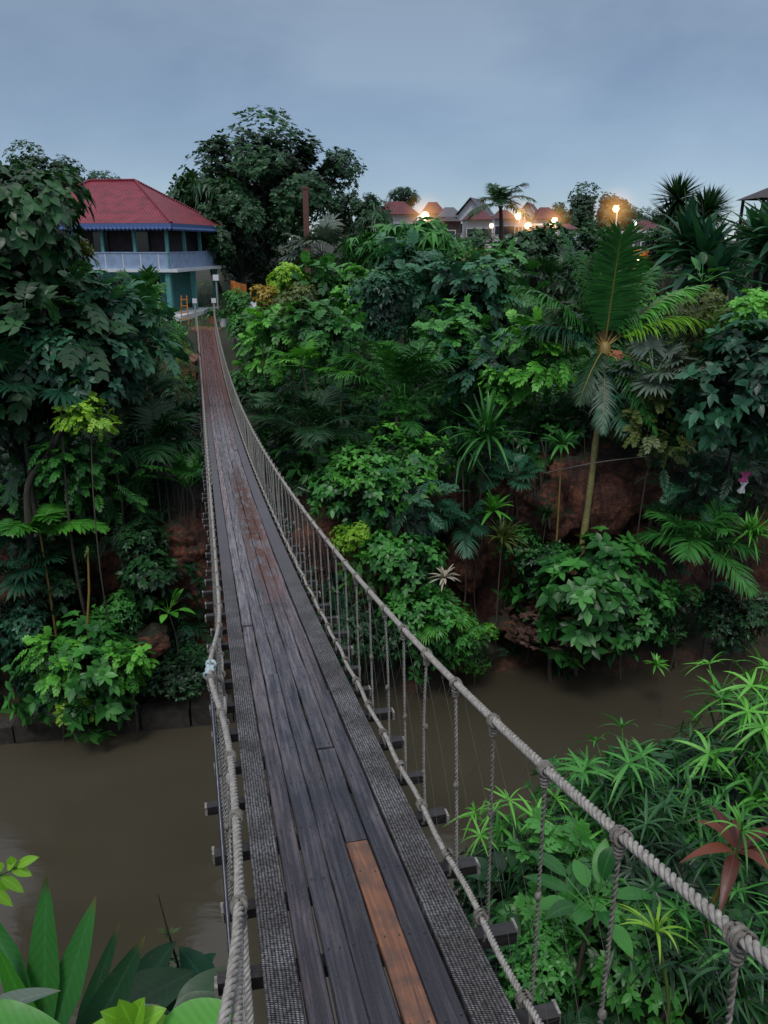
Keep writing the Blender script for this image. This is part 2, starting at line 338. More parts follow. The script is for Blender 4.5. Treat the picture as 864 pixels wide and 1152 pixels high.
def blades(g, P, D, Nn, L, W, droop=.1, fold=.15, n=3, pr='ovate', tint=None, curl=0., mi=0):
    P = np.atleast_2d(P); K = len(P)
    D = unit(np.broadcast_to(D, (K, 3))); Nn = np.broadcast_to(Nn, (K, 3))
    S_ = unit(np.cross(D, Nn)+1e-6); N_ = np.cross(S_, D)
    L = np.broadcast_to(L, (K,)); W = np.broadcast_to(W, (K,)); droop = np.broadcast_to(droop, (K,))
    t = np.linspace(0, 1, n+1); w = prof(t, pr)
    C = P[:, None]+D[:, None]*(L[:, None]*t)[..., None]-Z*(droop*L)[:, None, None]*(t**2)[None, :, None]-N_[:, None]*(curl*L)[:, None, None]*(t**2)[None, :, None] if np.ndim(curl) else P[:, None]+D[:, None]*(L[:, None]*t)[..., None]-Z*(droop*L)[:, None, None]*(t**2)[None, :, None]
    hw = (W/2)[:, None]*w[None]
    lf = C-S_[:, None]*hw[..., None]+N_[:, None]*(hw*fold)[..., None]
    rt = C+S_[:, None]*hw[..., None]+N_[:, None]*(hw*fold)[..., None]
    V = np.stack([lf, C, rt], 2).reshape(K, -1, 3)
    base = np.arange(n)*3
    q = np.concatenate([np.stack([base, base+1, base+4, base+3], 1), np.stack([base+1, base+2, base+5, base+4], 1)])
    nv = 3*(n+1)
    F = (np.arange(K)*nv)[:, None, None]+q[None]
    if tint is None: tint = .5
    tint = np.broadcast_to(tint, (K,))
    T = np.repeat(tint, nv); R = np.tile(np.tile([0, 1., 0], n+1), K); A = np.tile(np.repeat(t, 3), K)
    g.add(V, F, T, R, A, mi=mi)
def frames(O):
    O = unit(O); a = np.where(np.abs(O[:, 2:3]) < .9, Z[None], np.array([[1., 0, 0]]))
    A = unit(np.cross(O, a)); B = np.cross(O, A); return O, A, B
def rosettes(g, P, O, k, L, W, tilt=1.2, droop=.15, r=rs, pr='ovate', fold=.18, n=3, tj=.25, tb=None, mi=0):
    O, A, B = frames(O); K = len(P)
    az = r.rand(K, 1)*6.28+np.arange(k)[None]*(6.283/k)+r.randn(K, k)*.25
    tl = tilt+r.randn(K, k)*.25
    D = O[:, None]*np.cos(tl)[..., None]+(A[:, None]*np.cos(az)[..., None]+B[:, None]*np.sin(az)[..., None])*np.sin(tl)[..., None]
    D = D.reshape(-1, 3); PP = np.repeat(P, k, 0); NN = np.repeat(O, k, 0)+r.randn(K*k, 3)*.15
    sz = r.uniform(.65, 1.15, K*k)
    tint = np.repeat(r.rand(K)*.45+.2 if tb is None else tb, k)+r.randn(K*k)*tj*.4
    blades(g, PP, D, NN, L*sz, W*sz, droop*r.uniform(.3, 1.7, K*k), fold, n, pr, tint, mi=mi)
def pinnate(g, P, D, Nn, L, m, lL, lW, droop=.3, ang=1.1, ld=.15, r=rs, pr='lance', t0=.15, n=2, tb=None, vee=.15, rach=.02, shape='palm', mi=0, rmi=None, jit=.08):
    P = np.atleast_2d(P); K = len(P); D = unit(np.broadcast_to(D, (K, 3))); Nn = np.broadcast_to(Nn, (K, 3))
    S_ = unit(np.cross(D, Nn)+1e-6); N_ = np.cross(S_, D)
    L = np.broadcast_to(L, (K,)).astype(float); droop = np.broadcast_to(droop, (K,)).astype(float)
    t = np.linspace(t0, 1, m); 
    C = P[:, None]+D[:, None]*(L[:, None]*t)[..., None]-Z*(droop*L)[:, None, None]*(t**2)[None, :, None]
    T = unit(D[:, None]-Z*2*droop[:, None, None]*t[None, :, None]+0*C)
    Nt = np.cross(S_[:, None]+0*T, T)
    if shape == 'palm': ls = np.sin(math.pi*np.clip((t-t0)/(1-t0)*.82+.14, 0, 1))**.7
    else: ls = .75+.25*np.sin(math.pi*(t-t0)/(1-t0))
    a = ang*(1-.55*((t-t0)/(1-t0))**1.5)
    tint = (r.rand(K)*.45+.25) if tb is None else np.broadcast_to(tb, (K,))
    for s in (-1, 1):
        aj = a[None]+r.randn(K, m)*jit
        dd = s*S_[:, None]*np.sin(aj)[..., None]+T*np.cos(aj)[..., None]+Nt*(vee+r.randn(K, m)*.08)[..., None]
        blades(g, C.reshape(-1, 3), dd.reshape(-1, 3), Nt.reshape(-1, 3), (lL*ls[None]*r.uniform(.85, 1.1, (K, m))).ravel(), lW*np.repeat(r.uniform(.9, 1.1, K), m), ld*r.uniform(.4, 1.6, K*m), .15, n, pr, (tint[:, None]+r.randn(K, m)*.07).ravel(), mi=mi)
    # rachis as a thin four-sided stalk
    tt = np.linspace(0, 1, 9)
    CC = P[:, None]+D[:, None]*(L[:, None]*tt)[..., None]-Z*(droop*L)[:, None, None]*(tt**2)[None, :, None]
    for k in range(K):
        tube(g, CC[k], rach*(1-.8*tt), 4, tint=.85, mi=mi if rmi is None else rmi)
def fan(g, P, D, Nn, R, m=18, spread=2.4, droop=.25, r=rs, tb=None, n=4, mi=0):
    P = np.atleast_2d(P); K = len(P); D = unit(np.broadcast_to(D, (K, 3))); Nn = np.broadcast_to(Nn, (K, 3))
    S_ = unit(np.cross(D, Nn)+1e-6); N_ = np.cross(S_, D); R = np.broadcast_to(R, (K,))
    a = np.linspace(-spread, spread, m)[None]+r.randn(K, m)*.03
    dd = D[:, None]*np.cos(a)[..., None]+S_[:, None]*np.sin(a)[..., None]+N_[:, None]*.12
    Lm = R[:, None]*(.72+.28*np.cos(a*.6))*r.uniform(.93, 1.05, (K, m))
    tint = (r.rand(K)*.45+.25) if tb is None else np.broadcast_to(tb, (K,))
    blades(g, np.repeat(P, m, 0), dd.reshape(-1, 3), np.repeat(N_, m, 0), Lm.ravel(), (R[:, None]*2.1*math.sin(spread/m)*.72*np.ones((K, m))).ravel(), droop*r.uniform(.6, 1.4, K*m), .3, n, 'fan', (tint[:, None]+r.randn(K, m)*.06).ravel(), mi=mi)
def tube(g, pts, rad, sides=6, tint=.5, mi=0, cap=True, u0=0.):
    pts = np.asarray(pts, float); K = len(pts); rad = np.broadcast_to(rad, (K,))
    T = unit(np.gradient(pts, axis=0)); ref = np.array([1., 0, 0]) if abs(T[0][0]) < .8 else np.array([0, 1., 0])
    A = unit(np.cross(T, ref)); B = np.cross(T, A)
    a = np.arange(sides)*2*math.pi/sides
    V = pts[:, None]+(A[:, None]*np.cos(a)[None, :, None]+B[:, None]*np.sin(a)[None, :, None])*rad[:, None, None]
    i = np.arange(K-1)[:, None]*sides; j = np.arange(sides)[None]; j2 = (j+1) % sides
    F = np.stack([i+j, i+j2, i+sides+j2, i+sides+j], -1).reshape(-1, 4)
    d = np.concatenate([[0], np.cumsum(np.linalg.norm(np.diff(pts, axis=0), axis=1))])+u0
    uv = np.stack([np.repeat(d, sides), np.tile(a, K)], 1)
    g.add(V.reshape(-1, 3), F, tint, 0, 0, uv, mi)
    if cap and sides == 4:
        g.add(V[[0, -1]].reshape(-1, 3), [[3, 2, 1, 0], [4, 5, 6, 7]], tint, mi=mi)
    elif cap and sides == 6:
        g.add(V[[0, -1]].reshape(-1, 3), [[3, 2, 1, 0], [5, 4, 3, 0], [6, 7, 8, 9], [6, 9, 10, 11]], tint, mi=mi)
def rope(g, pts, rad, pitch, strands=3, sides=5, seg=10, mi=0, phase=0.):
    pts = np.asarray(pts, float)
    d = np.concatenate([[0], np.cumsum(np.linalg.norm(np.diff(pts, axis=0), axis=1))])
    n = max(4, int(d[-1]/pitch*seg)); s = np.linspace(0, d[-1], n)
    C = np.stack([np.interp(s, d, pts[:, k]) for k in range(3)], 1)
    # smooth
    T = unit(np.gradient(C, axis=0)); ref = np.array([1., .3, 0]) if abs(T[0][2]) > .5 else Z
    A = unit(np.cross(T, ref)); B = np.cross(T, A)
    for k in range(strands):
        a = 2*math.pi*s/pitch+k*2*math.pi/strands+phase
        tube(g, C+(A*np.cos(a)[:, None]+B*np.sin(a)[:, None])*rad*.58, rad*.47, sides, .5, mi, cap=False)
def box(g, c, s, rz=0., mi=0, tint=.5, rx=0., M=None):
    c = np.asarray(c, float); s = np.asarray(s, float)/2
    v = np.array([[x, y, z] for z in (-1, 1) for y in (-1, 1) for x in (-1, 1)], float)*s
    if rx: v = v @ np.array([[1, 0, 0], [0, math.cos(rx), -math.sin(rx)], [0, math.sin(rx), math.cos(rx)]]).T
    if rz: v = v @ np.array([[math.cos(rz), -math.sin(rz), 0], [math.sin(rz), math.cos(rz), 0], [0, 0, 1]]).T
    if M is not None: v = v @ M.T
    F = [[0, 2, 3, 1], [4, 5, 7, 6], [0, 1, 5, 4], [2, 6, 7, 3], [0, 4, 6, 2], [1, 3, 7, 5]]
    V = (v+c)[np.array(F).ravel()]
    g.add(V, np.arange(24).reshape(6, 4), tint, mi=mi, uv=V[:, :2]+V[:, 2:3])
def quad(g, a, b, c, d, mi=0, tint=.5, uv=None):
    a, b, c, d = [np.asarray(x, float) for x in (a, b, c, d)]
    if uv is None:
        w = np.linalg.norm(b-a); h = np.linalg.norm(d-a); u = unit(b-a)
        uv = [[0, 0], [w, 0], [np.dot(c-a, u), h], [np.dot(d-a, u), h]]
    g.add([a, b, c, d], [[0, 1, 2, 3]], tint, mi=mi, uv=uv)
def ball(g, c, r, n=8, m=6, mi=0, tint=.5, jit=0., rr=rs, sc=(1, 1, 1)):
    th = np.linspace(.05, math.pi-.05, m+1); ph = np.arange(n)*2*math.pi/n
    V = np.stack([np.outer(np.sin(th), np.cos(ph)), np.outer(np.sin(th), np.sin(ph)), np.outer(np.cos(th), np.ones(n))], -1).reshape(-1, 3)
    if jit: V = V*(1+jit*rr.randn(len(V), 1)*.5)
    V = V*r*np.array(sc)
    i = np.arange(m)[:, None]*n; j = np.arange(n)[None]; j2 = (j+1) % n
    F = np.stack([i+j, i+n+j, i+n+j2, i+j2], -1).reshape(-1, 4)
    g.add(V+np.asarray(c), F, tint, mi=mi)
def torus(g, c, ax, R, r, n=12, m=5, mi=0):
    O, A, B = frames(np.array([ax], float)); A, B = A[0], B[0]
    a = np.linspace(0, 2*math.pi, n+1)
    tube(g, np.asarray(c)+(A*np.cos(a)[:, None]+B*np.sin(a)[:, None])*R, r, m, .5, mi, cap=False)
def empty(name, loc, rz=0.):
    o = bpy.data.objects.new(name, None); COL.objects.link(o); o.location = loc; o.rotation_euler = (0, 0, rz); o.empty_display_size = .3
    return o
def tag(o, label=None, cat=None, group=None, kind=None):
    for k, v in (('label', label), ('category', cat), ('group', group), ('kind', kind)):
        if v: o[k] = v
    return o
# ------------------------------------------------------------------ terrain
def smooth(a, b, x): t = np.clip((x-a)/(b-a), 0, 1); return t*t*(3-2*t)
FU = [-4, 0, .4, 1.5, 2.2, 3.0, 4.0, 8, 14, 18, 21.5, 30, 45, 66, 110, 400]
FH = [-1.5, -.15, .4, 1.0, 2.4, 4.9, 5.25, 5.6, 6.2, 6.9, 7.72, 8.2, 9.3, 11.7, 12.6, 13.5]
def height(X, Y):
    X = np.asarray(X, float); Y = np.asarray(Y, float)
    u = Y-(19.6+.16*np.clip(X, -40, 40))+.45*np.sin(X*.9+1)+.3*np.sin(X*2.1)
    f = np.interp(u, FU, FH)+1.2*np.exp(-((X-6)/3.)**2)*smooth(2.4, 3.2, u)*(1-smooth(6, 14, u))
    f = f+.25*np.sin(X*1.3)*np.sin(Y*1.1)*smooth(4, 6, u)*(1-smooth(15, 20, u))
    nl = np.interp(Y, [-20, 1.2, 2.2, 3.2, 5.5, 7.6, 9], [9.6, 9.3, 8.85, 7.4, 3.5, 0, -1.5])
    nr = np.interp(Y, [-20, 1, 2, 4, 5.5, 6.5, 8.5, 9.6, 11], [9.6, 9.0, 7.8, 7.0, 6.4, 5, 1.5, 0, -1.5])
    w = smooth(-1, 1.2, X)
    return np.maximum(f*(Y > 12)+(-1.5)*(Y <= 12), (nl*(1-w)+nr*w)*(Y <= 12)+(-1.5)*(Y > 12))
def H(x, y): return float(height(x, y))
xs = np.unique(np.concatenate([np.linspace(-600, -45, 14), np.linspace(-45, 45, 226), np.linspace(45, 600, 14)]))
rr_ = np.unique(np.concatenate([np.linspace(-60, 0, 8), np.linspace(0, 12, 40), np.linspace(12, 18, 8), np.linspace(18, 24.5, 66), np.linspace(24.5, 60, 60), np.linspace(60, 140, 30), np.linspace(140, 1500, 16)]))
XX, RR = np.meshgrid(xs, rr_)
YY = RR+.16*np.clip(XX, -40, 40)*smooth(9, 14, RR)
ZZ = height(XX, YY)
nzv = np.array([noise.fractal(Vector((x*.45, y*.45, z*.45)), 1, 2, 5) if (14 < y < 30 and abs(x) < 45) else 0. for x, y, z in zip(XX.ravel(), YY.ravel(), ZZ.ravel())]).reshape(XX.shape)
clf = smooth(.5, 1.5, ZZ)*(1-smooth(5, 7, ZZ))
YY = YY+nzv*.9*clf; ZZ = ZZ+nzv*.12*smooth(14, 18, YY)
g = G(); nr_, nc_ = XX.shape
idx = np.arange(nr_*nc_).reshape(nr_, nc_)
g.add(np.stack([XX, YY, ZZ], -1).reshape(-1, 3), np.stack([idx[:-1, :-1], idx[:-1, 1:], idx[1:, 1:], idx[1:, :-1]], -1).reshape(-1, 4), uv=np.stack([XX, YY], -1).reshape(-1, 2))
tag(g.build('ground', 'earth'), kind='structure')
g = G(); quad(g, (-600, 5, 0), (600, 5, 0), (600, 130, 0), (-600, 130, 0)); wtr = tag(g.build('river', 'river'), kind='structure')
# limit water to in front of the far bank: far bank ground rises above it

# ------------------------------------------------------------------ plant prototypes (unit crowns)
def lobes(r, n, R, nl=7, flat=.75, up=.35):
    C = unit(r.randn(nl, 3))*r.uniform(.3, .78, (nl, 1))*R; C[:, 2] *= flat
    rad = r.uniform(.32, .52, nl)*R
    k = r.randint(0, nl, n); d = unit(r.randn(n, 3)+Z*up)
    P = C[k]+d*(rad[k]*r.uniform(.55, 1.05, n)**.6)[:, None]
    O = unit(d+unit(P)*.5+Z*.45)
    return P, O, C, rad
PROTO = {}
def limbs(g, r, C, base, rad=.03, mi=1):
    for c in C:
        mid = (np.array(base)+c)/2+r.randn(3)*.08
        t = np.linspace(0, 1, 6)[:, None]
        p = (1-t)**2*np.array(base)+2*t*(1-t)*mid+t*t*c
        tube(g, p, rad*np.linspace(1, .3, 6), 5, .4, mi)
def proto(kind, var=0):
    if (kind, var) in PROTO: return PROTO[(kind, var)]
    r = np.random.RandomState(hash(kind) % 1 + sum(ord(c)*(i+3) for i, c in enumerate(kind))+var*101)
    g = G()
    if kind == 'ovate':
        P, O, C, rad = lobes(r, 330, 1, 9); rosettes(g, P, O, 6, .165, .09, 1.25, .25, r); limbs(g, r, C, (0, 0, -.8))
    elif kind == 'small':
        P, O, C, rad = lobes(r, 650, 1, 9); rosettes(g, P, O, 5, .12, .062, 1.2, .2, r, n=2); limbs(g, r, C, (0, 0, -.8))
    elif kind == 'bigleaf':
        P, O, C, rad = lobes(r, 520, 1, 14); rosettes(g, P, O, 6, .14, .1, 1.25, .35, r, n=4); limbs(g, r, C, (0, 0, -.8), .035)
    elif kind == 'hanging':
        P, O, C, rad = lobes(r, 210, 1, 8, .6); rosettes(g, P, unit(O*.4-Z*.0+.2*r.randn(len(O), 3)), 8, .3, .085, 1.45, .75, r, 'lance', n=4); limbs(g, r, C, (0, 0, -.7), .035)
    elif kind == 'compound':
        P, O, C, rad = lobes(r, 105, 1, 9)
        d = unit(O*.8+r.randn(len(O), 3)*.45-Z*.1)
        pinnate(g, P-d*.12, d, O+Z*.9, .4, 5, .17, .085, .35, 1.0, .15, r, 'ovate', .25, 3, shape='c', rach=.005, vee=.03, jit=.04)
        k = 60; pinnate(g, P[:k]*.8, unit(d[:k]+r.randn(k, 3)*.7), O[:k]+Z*.6, .36, 5, .16, .08, .3, 1.05, .2, r, 'ovate', .2, 3, shape='c', rach=.005, vee=.05)
        limbs(g, r, C, (0, 0, -.8))
    elif kind == 'feather':
        P, O, C, rad = lobes(r, 170, 1, 8)
        d = unit(O*.5+r.randn(len(O), 3)*.5)
        pinnate(g, P, d, O+Z, .42, 11, .13, .03, .35, 1.1, .2, r, 'lance', .15, 2, shape='palm', rach=.005, vee=.05); limbs(g, r, C, (0, 0, -.8))
    elif kind == 'areca':      # arching fronds from a low clump, origin at the base
        K = 17; az = np.arange(K)*2.4+r.randn(K)*.2; el = np.radians(r.uniform(28, 82, K))
        D = np.stack([np.cos(az)*np.cos(el), np.sin(az)*np.cos(el), np.sin(el)], 1)
        pinnate(g, r.randn(K, 3)*.04, D, Z+D*.01, r.uniform(1., 1.45, K), 36, .36, .024, r.uniform(.28, .5, K), 1.05, .3, r, 'thin', .25, 3, rach=.012)
    elif kind == 'areca_wide':
        K = 13; az = np.arange(K)*2.4+r.randn(K)*.2; el = np.radians(r.uniform(10, 75, K))
        D = np.stack([np.cos(az)*np.cos(el), np.sin(az)*np.cos(el), np.sin(el)], 1)
        pinnate(g, r.randn(K, 3)*.04, D, Z+D*.01, r.uniform(.9, 1.25, K), 30, .42, .045, r.uniform(.3, .6, K), 1.15, .35, r, 'lance', .2, 3, rach=.014)
    elif kind == 'fanpalm':
        K = 15; az = np.arange(K)*2.4+r.randn(K)*.25; el = np.radians(r.uniform(-12, 75, K))
        D = np.stack([np.cos(az)*np.cos(el), np.sin(az)*np.cos(el), np.sin(el)], 1); Lp = r.uniform(.5, .85, K)
        for k in range(K):
            t = np.linspace(0, 1, 6)[:, None]; tube(g, D[k]*t*Lp[k]-Z*.08*t*t, .012, 4, .9)
        P = D*Lp[:, None]-Z*.08
        fan(g, P, unit(D-Z*.35), Z+D*.3, r.uniform(.42, .56, K), 22, 2.1, .3, r)
    elif kind == 'strap':
        K = 80; az = r.rand(K)*6.28; el = np.radians(r.uniform(15, 85, K))
        D = np.stack([np.cos(az)*np.cos(el), np.sin(az)*np.cos(el), np.sin(el)], 1)
        blades(g, r.randn(K, 3)*.04, D, Z-D*.5, r.uniform(.75, 1.15, K), .055, r.uniform(.2, .75, K), .25, 7, 'strap', r.uniform(.2, .8, K))
    elif kind == 'strap_head':
        K = 26; az = np.arange(K)*2.4; el = np.radians(r.uniform(0, 80, K))
        D = np.stack([np.cos(az)*np.cos(el), np.sin(az)*np.cos(el), np.sin(el)], 1)
        blades(g, D*.04, D, Z-D*.5, r.uniform(.8, 1.1, K), .15, r.uniform(.2, .5, K), .3, 6, 'strap', r.uniform(.2, .9, K))
    elif kind == 'spider':
        K = 15; az = np.arange(K)*2.4; el = np.radians(r.uniform(5, 75, K))
        D = np.stack([np.cos(az)*np.cos(el), np.sin(az)*np.cos(el), np.sin(el)], 1)
        blades(g, D*.03, D, Z-D*.5, r.uniform(.7, 1.2, K), .075, r.uniform(.25, .8, K), .35, 8, 'blade', r.uniform(.1, .9, K))
    elif kind == 'cordyline':
        K = 8; az = np.arange(K)*2.4; el = np.radians(r.uniform(-15, 55, K))
        D = np.stack([np.cos(az)*np.cos(el), np.sin(az)*np.cos(el), np.sin(el)], 1)
        blades(g, D*.05, D, Z-D*.5, r.uniform(.75, 1.05, K), .24, r.uniform(.3, .7, K), .3, 9, 'lance', r.uniform(.1, .8, K))
    elif kind == 'agave':
        for q in range(4):
            o = np.array([r.uniform(-.55, .55), r.uniform(-.4, .4), r.uniform(-.35, .35)]) if q else np.zeros(3)
            K = 34; az = np.arange(K)*2.4; el = np.radians(np.linspace(-20, 82, K))
            D = np.stack([np.cos(az)*np.cos(el), np.sin(az)*np.cos(el), np.sin(el)], 1)
            blades(g, o+D*.05, D, Z-D*.5, r.uniform(.6, .9, K), .17, r.uniform(.08, .4, K), .35, 6, 'blade', r.uniform(.2, .8, K))
            tube(g, np.array([o*0+[0, 0, -1.3], o*.7+[0, 0, -.6], o]), [.06, .05, .05], 6, .5, 1)
    elif kind == 'yucca':
        for q in range(3):
            o = np.array([(0, 0, 0), (.55, .2, -.25), (-.4, .3, -.35)][q])*1.; K = 240; D = unit(r.randn(K, 3)+Z*.3)
            blades(g, o+D*.04, D, Z-D*.5, r.uniform(.45, .62, K), .05, .12, .3, 3, 'blade', r.uniform(.2, .8, K))
            tube(g, np.array([[0, 0, -1.6], o*.7+[0, 0, -.9], o]), [.07, .06, .06], 6, .5, 1)
    elif kind == 'tree':
        P, O, C, rad = lobes(r, 5200, 1, 34, .55, .5)
        C2 = unit(C)*np.linalg.norm(C, axis=1, keepdims=True)*1.12; q = np.argmin(np.linalg.norm(P[:, None]-C[None], axis=2), axis=1); P = C2[q]+(P-C[q])*.68; C = C2
        rosettes(g, P, O, 4, .056, .034, 1.2, .15, r, n=2, tj=.5); limbs(g, r, C, (0, 0, -.75), .026)
    elif kind == 'banana':
        K = 5; az = np.array([0, 3.0, 1.3, 4.4, 5.5]); el = np.radians([38, 35, 60, 55, 70])
        D = np.stack([np.cos(az)*np.cos(el), np.sin(az)*np.cos(el), np.sin(el)], 1)
        pinnate(g, D*.02, D, Z+D*.01, r.uniform(.9, 1.1, K), 20, .3, .085, .55, 1.25, .35, r, 'strap', .12, 4, shape='palm', rach=.016, vee=.05, jit=.05)
    elif kind == 'whorl':      # stems each carrying a parasol of narrow leaves
        K = 19; D = unit(r.randn(K, 3)*[1, 1, .45]+Z*.75); Lp = r.uniform(.45, 1.05, K)
        P = D*Lp[:, None]
        for k in range(K):
            t = np.linspace(0, 1, 5)[:, None]; tube(g, D[k]*t*Lp[k]*np.array([1, 1, 1.])+np.array([0, 0, -.5])*(1-t), .007, 4, .8)
        rosettes(g, P, unit(D+Z*.8), 9, .46, .042, 1.2, .42, r, 'strap', n=5, fold=.3, tj=.2)
        rosettes(g, P*.62, unit(D+Z), 5, .55, .045, 1.05, .4, r, 'strap', n=6, fold=.3, tj=.2, tb=r.rand(K)*.3)
        rosettes(g, P*.35, unit(D+Z), 4, .3, .06, 1.1, .3, r, 'lance', n=3, fold=.3, tj=.2, tb=r.rand(K)*.2)
    elif kind == 'cane':       # arching canes with alternate long blades
        for k in range(9):
            az = r.rand()*6.28; el = r.uniform(.6, 1.35); d = np.array([math.cos(az)*math.cos(el), math.sin(az)*math.cos(el), math.sin(el)]); L_ = r.uniform(.9, 1.3)
            t = np.linspace(0, 1, 9); C = d*L_*t[:, None]-Z*(.35*L_*t**2)[:, None]; tube(g, C, .009*(1-.6*t), 4, .7)
            tq = np.linspace(.2, 1, 11); P = d*L_*tq[:, None]-Z*(.35*L_*tq**2)[:, None]
            D = unit(d*.55+unit(r.randn(11, 3)+Z*.2)*.9); blades(g, P, D, Z+D*.1, r.uniform(.32, .5, 11), .045, r.uniform(.3, .8, 11), .3, 6, 'strap', r.uniform(.2, .8, 11))
    elif kind == 'broad':      # few big pointed leaves from base
        K = 12; az = np.arange(K)*2.4; el = np.radians(r.uniform(20, 75, K))
        D = np.stack([np.cos(az)*np.cos(el), np.sin(az)*np.cos(el), np.sin(el)], 1); Lp = r.uniform(.25, .5, K)
        for k in range(K): tube(g, np.outer([0, .5, 1], D[k]*Lp[k]), .01, 4, .8)
        blades(g, D*Lp[:, None], unit(D-Z*.2), Z+D*.2, r.uniform(.45, .65, K), .22, r.uniform(.2, .5, K), .2, 8, 'ovate', r.uniform(.2, .8, K))
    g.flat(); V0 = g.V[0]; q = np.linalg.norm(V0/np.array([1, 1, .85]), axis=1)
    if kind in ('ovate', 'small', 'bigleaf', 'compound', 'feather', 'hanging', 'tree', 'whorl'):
        g.T[0] = g.T[0]+np.clip((q-.72)*1.1, -.45, .28)+np.clip(V0[:, 2]*.22, -.2, .15)  # shading painted into tint: darker towards crown centre and underside, lighter at outer tips
    g.two = bool((g.M[0] == 1).any())
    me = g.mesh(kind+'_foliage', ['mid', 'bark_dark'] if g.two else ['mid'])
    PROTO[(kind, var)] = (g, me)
    return PROTO[(kind, var)]
NAME = dict(ovate='leafy_shrub', small='small_leaved_shrub', bigleaf='broadleaf_tree', hanging='drooping_tree', compound='compound_leaf_shrub', feather='feathery_shrub',
            areca='feather_palm', areca_wide='feather_palm', fanpalm='fan_palm', strap='strap_leaf_plant', strap_head='dracaena', spider='spider_plant', cordyline='cordyline', agave='sword_leaf_tree', yucca='yucca_tree',
            tree='tree', banana='banana_plant', whorl='umbrella_plant', cane='cane_plant', broad='broad_leaf_plant')
CAT = dict(ovate='shrub', small='shrub', bigleaf='tree', hanging='tree', compound='shrub', feather='shrub', areca='palm', areca_wide='palm', fanpalm='palm', strap='plant', strap_head='plant', spider='plant', cordyline='plant',
           agave='tree', yucca='tree', tree='tree', banana='plant', whorl='plant', cane='plant', broad='plant')
STEM = {'areca': .05, 'fanpalm': .07, 'tree': .12, 'bigleaf': .09, 'hanging': .1, 'agave': .1, 'yucca': .1, 'strap_head': .03, 'banana': .05}
cnt = [0]
def plant(kind, tone, px, py, Y, r, label, var=None, rz=None, name=None, cat=None, stem=None, sc=(1, 1, 1), srad=None, lean=None, group=None, tilt=(0, 0), pos=None):
    cnt[0] += 1; k = cnt[0]
    if var is None: var = k % 2
    if rz is None: rz = (k*2.399) % 6.283
    p = at(px, py, Y) if pos is None else np.array(pos, float)
    gx, gy = (p[0], p[1]) if lean is None else (p[0]+lean[0], p[1]+lean[1])
    gz = H(gx, gy)
    base = np.array([gx, gy, min(gz, p[2]-.02)-.05])
    root = empty(name or NAME[kind], base)
    reg = 'at the near bank' if Y < 12 else ('in the distance' if Y > 45 else ('on the far bank left of the bridge' if px < 232 else 'on the far bank right of the bridge'))
    tag(root, label, cat or CAT[kind], group or ((name or NAME[kind]).replace('_', ' ')+'s '+reg))
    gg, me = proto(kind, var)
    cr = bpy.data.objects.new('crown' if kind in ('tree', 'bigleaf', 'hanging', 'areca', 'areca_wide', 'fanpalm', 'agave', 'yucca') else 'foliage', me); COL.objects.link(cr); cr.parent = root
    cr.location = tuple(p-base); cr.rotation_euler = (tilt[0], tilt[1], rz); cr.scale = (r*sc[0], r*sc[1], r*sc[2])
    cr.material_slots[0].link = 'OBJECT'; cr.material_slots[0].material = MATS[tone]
    if 12 < Y < 40 and kind in ('ovate', 'small', 'compound', 'feather'): cr.scale = tuple(v*1.08 for v in cr.scale)
    d = p-base
    if np.linalg.norm(d) > .12:
        g = G(); t = np.linspace(0, 1, 9)[:, None]; rr = np.random.RandomState(k)
        w = rr.randn(3)*.06*np.linalg.norm(d)*[1, 1, 0]
        path = d*t+w*np.sin(math.pi*t)
        if kind in ('ovate', 'small', 'bigleaf', 'compound', 'feather', 'hanging', 'tree'): path = np.where(t > .99, path-[0, 0, .5*r], path); path[-2] = (path[-3]+path[-1])/2
        s0 = srad or STEM.get(kind, .035)*max(.5, r*.6)
        tube(g, path, s0*np.linspace(1.25, .7, 9), 7)
        g.build('trunk' if kind in ('tree', 'bigleaf', 'hanging', 'agave', 'yucca', 'fanpalm') or s0 > .06 else 'stem', stem or 'bark', root)
    return root

# ---------------- left of the bridge, far bank
P_ = plant
P_('bigleaf','dark', 8,258,22,2.3,'large-leaved dark green tree rising at the top left corner beside the red roof', 0)
P_('bigleaf','olive', 48,304,23,1.7,'olive tinged round-leaved tree just left of the veranda of the red-roofed house',1)
P_('bigleaf','dark', -30,330,21,2.4,'dark broadleaf tree cut by the left edge of the picture below the top left tree')
P_('compound','dark', 55,372,20.5,2.2,'big compound-leaf shrub with layered drooping sprays, below the top left tree')
P_('compound','blue', 112,374,22,1.8,'blue-green compound-leaf shrub directly under the blue balcony of the red-roofed house')
P_('compound','dark', 15,450,20,2.0,'very dark compound-leaf shrub at the left edge, above the leaning bare branch')
P_('ovate','blue', 95,425,20.2,1.6,'blue-green leafy shrub left of the bridge just above the lime sprays')
P_('areca_wide','mid', 168,368,26,2.5,'tall feather palm whose upright fronds cross in front of the blue balcony',0,.6,sc=(.5,.5,1.2))
P_('feather','olive', 166,412,26,1.5,'yellowish fine-leaved shrub between the upright palm and the bridge')
P_('feather','bright', 188,392,30,.8,'fresh green feathery shrub beside the far left end of the bridge')
P_('small','olive', 150,432,23,1.3,'small olive shrub in the dark left of the bridge, under the yellowish fine-leaved shrub')
P_('areca','blue', 165,452,24,1.4,'dark blue-green feather palm leaning over the left side of the bridge deck')
P_('areca_wide','dark', 175,505,21.5,1.9,'dark feather palm midway up the left bank with tangled drooping fronds')
P_('areca','mid', 212,545,21,1.5,'feather palm close to the left edge of the bridge above the exposed red earth')
P_('fanpalm','blue', 22,440,19.2,1.7,'fan palm with one huge ribbed fan at the left edge beside the lime sprays')
P_('fanpalm','mid', 68,440,19.4,.9,'small fan palm just left of the lime green sprays')
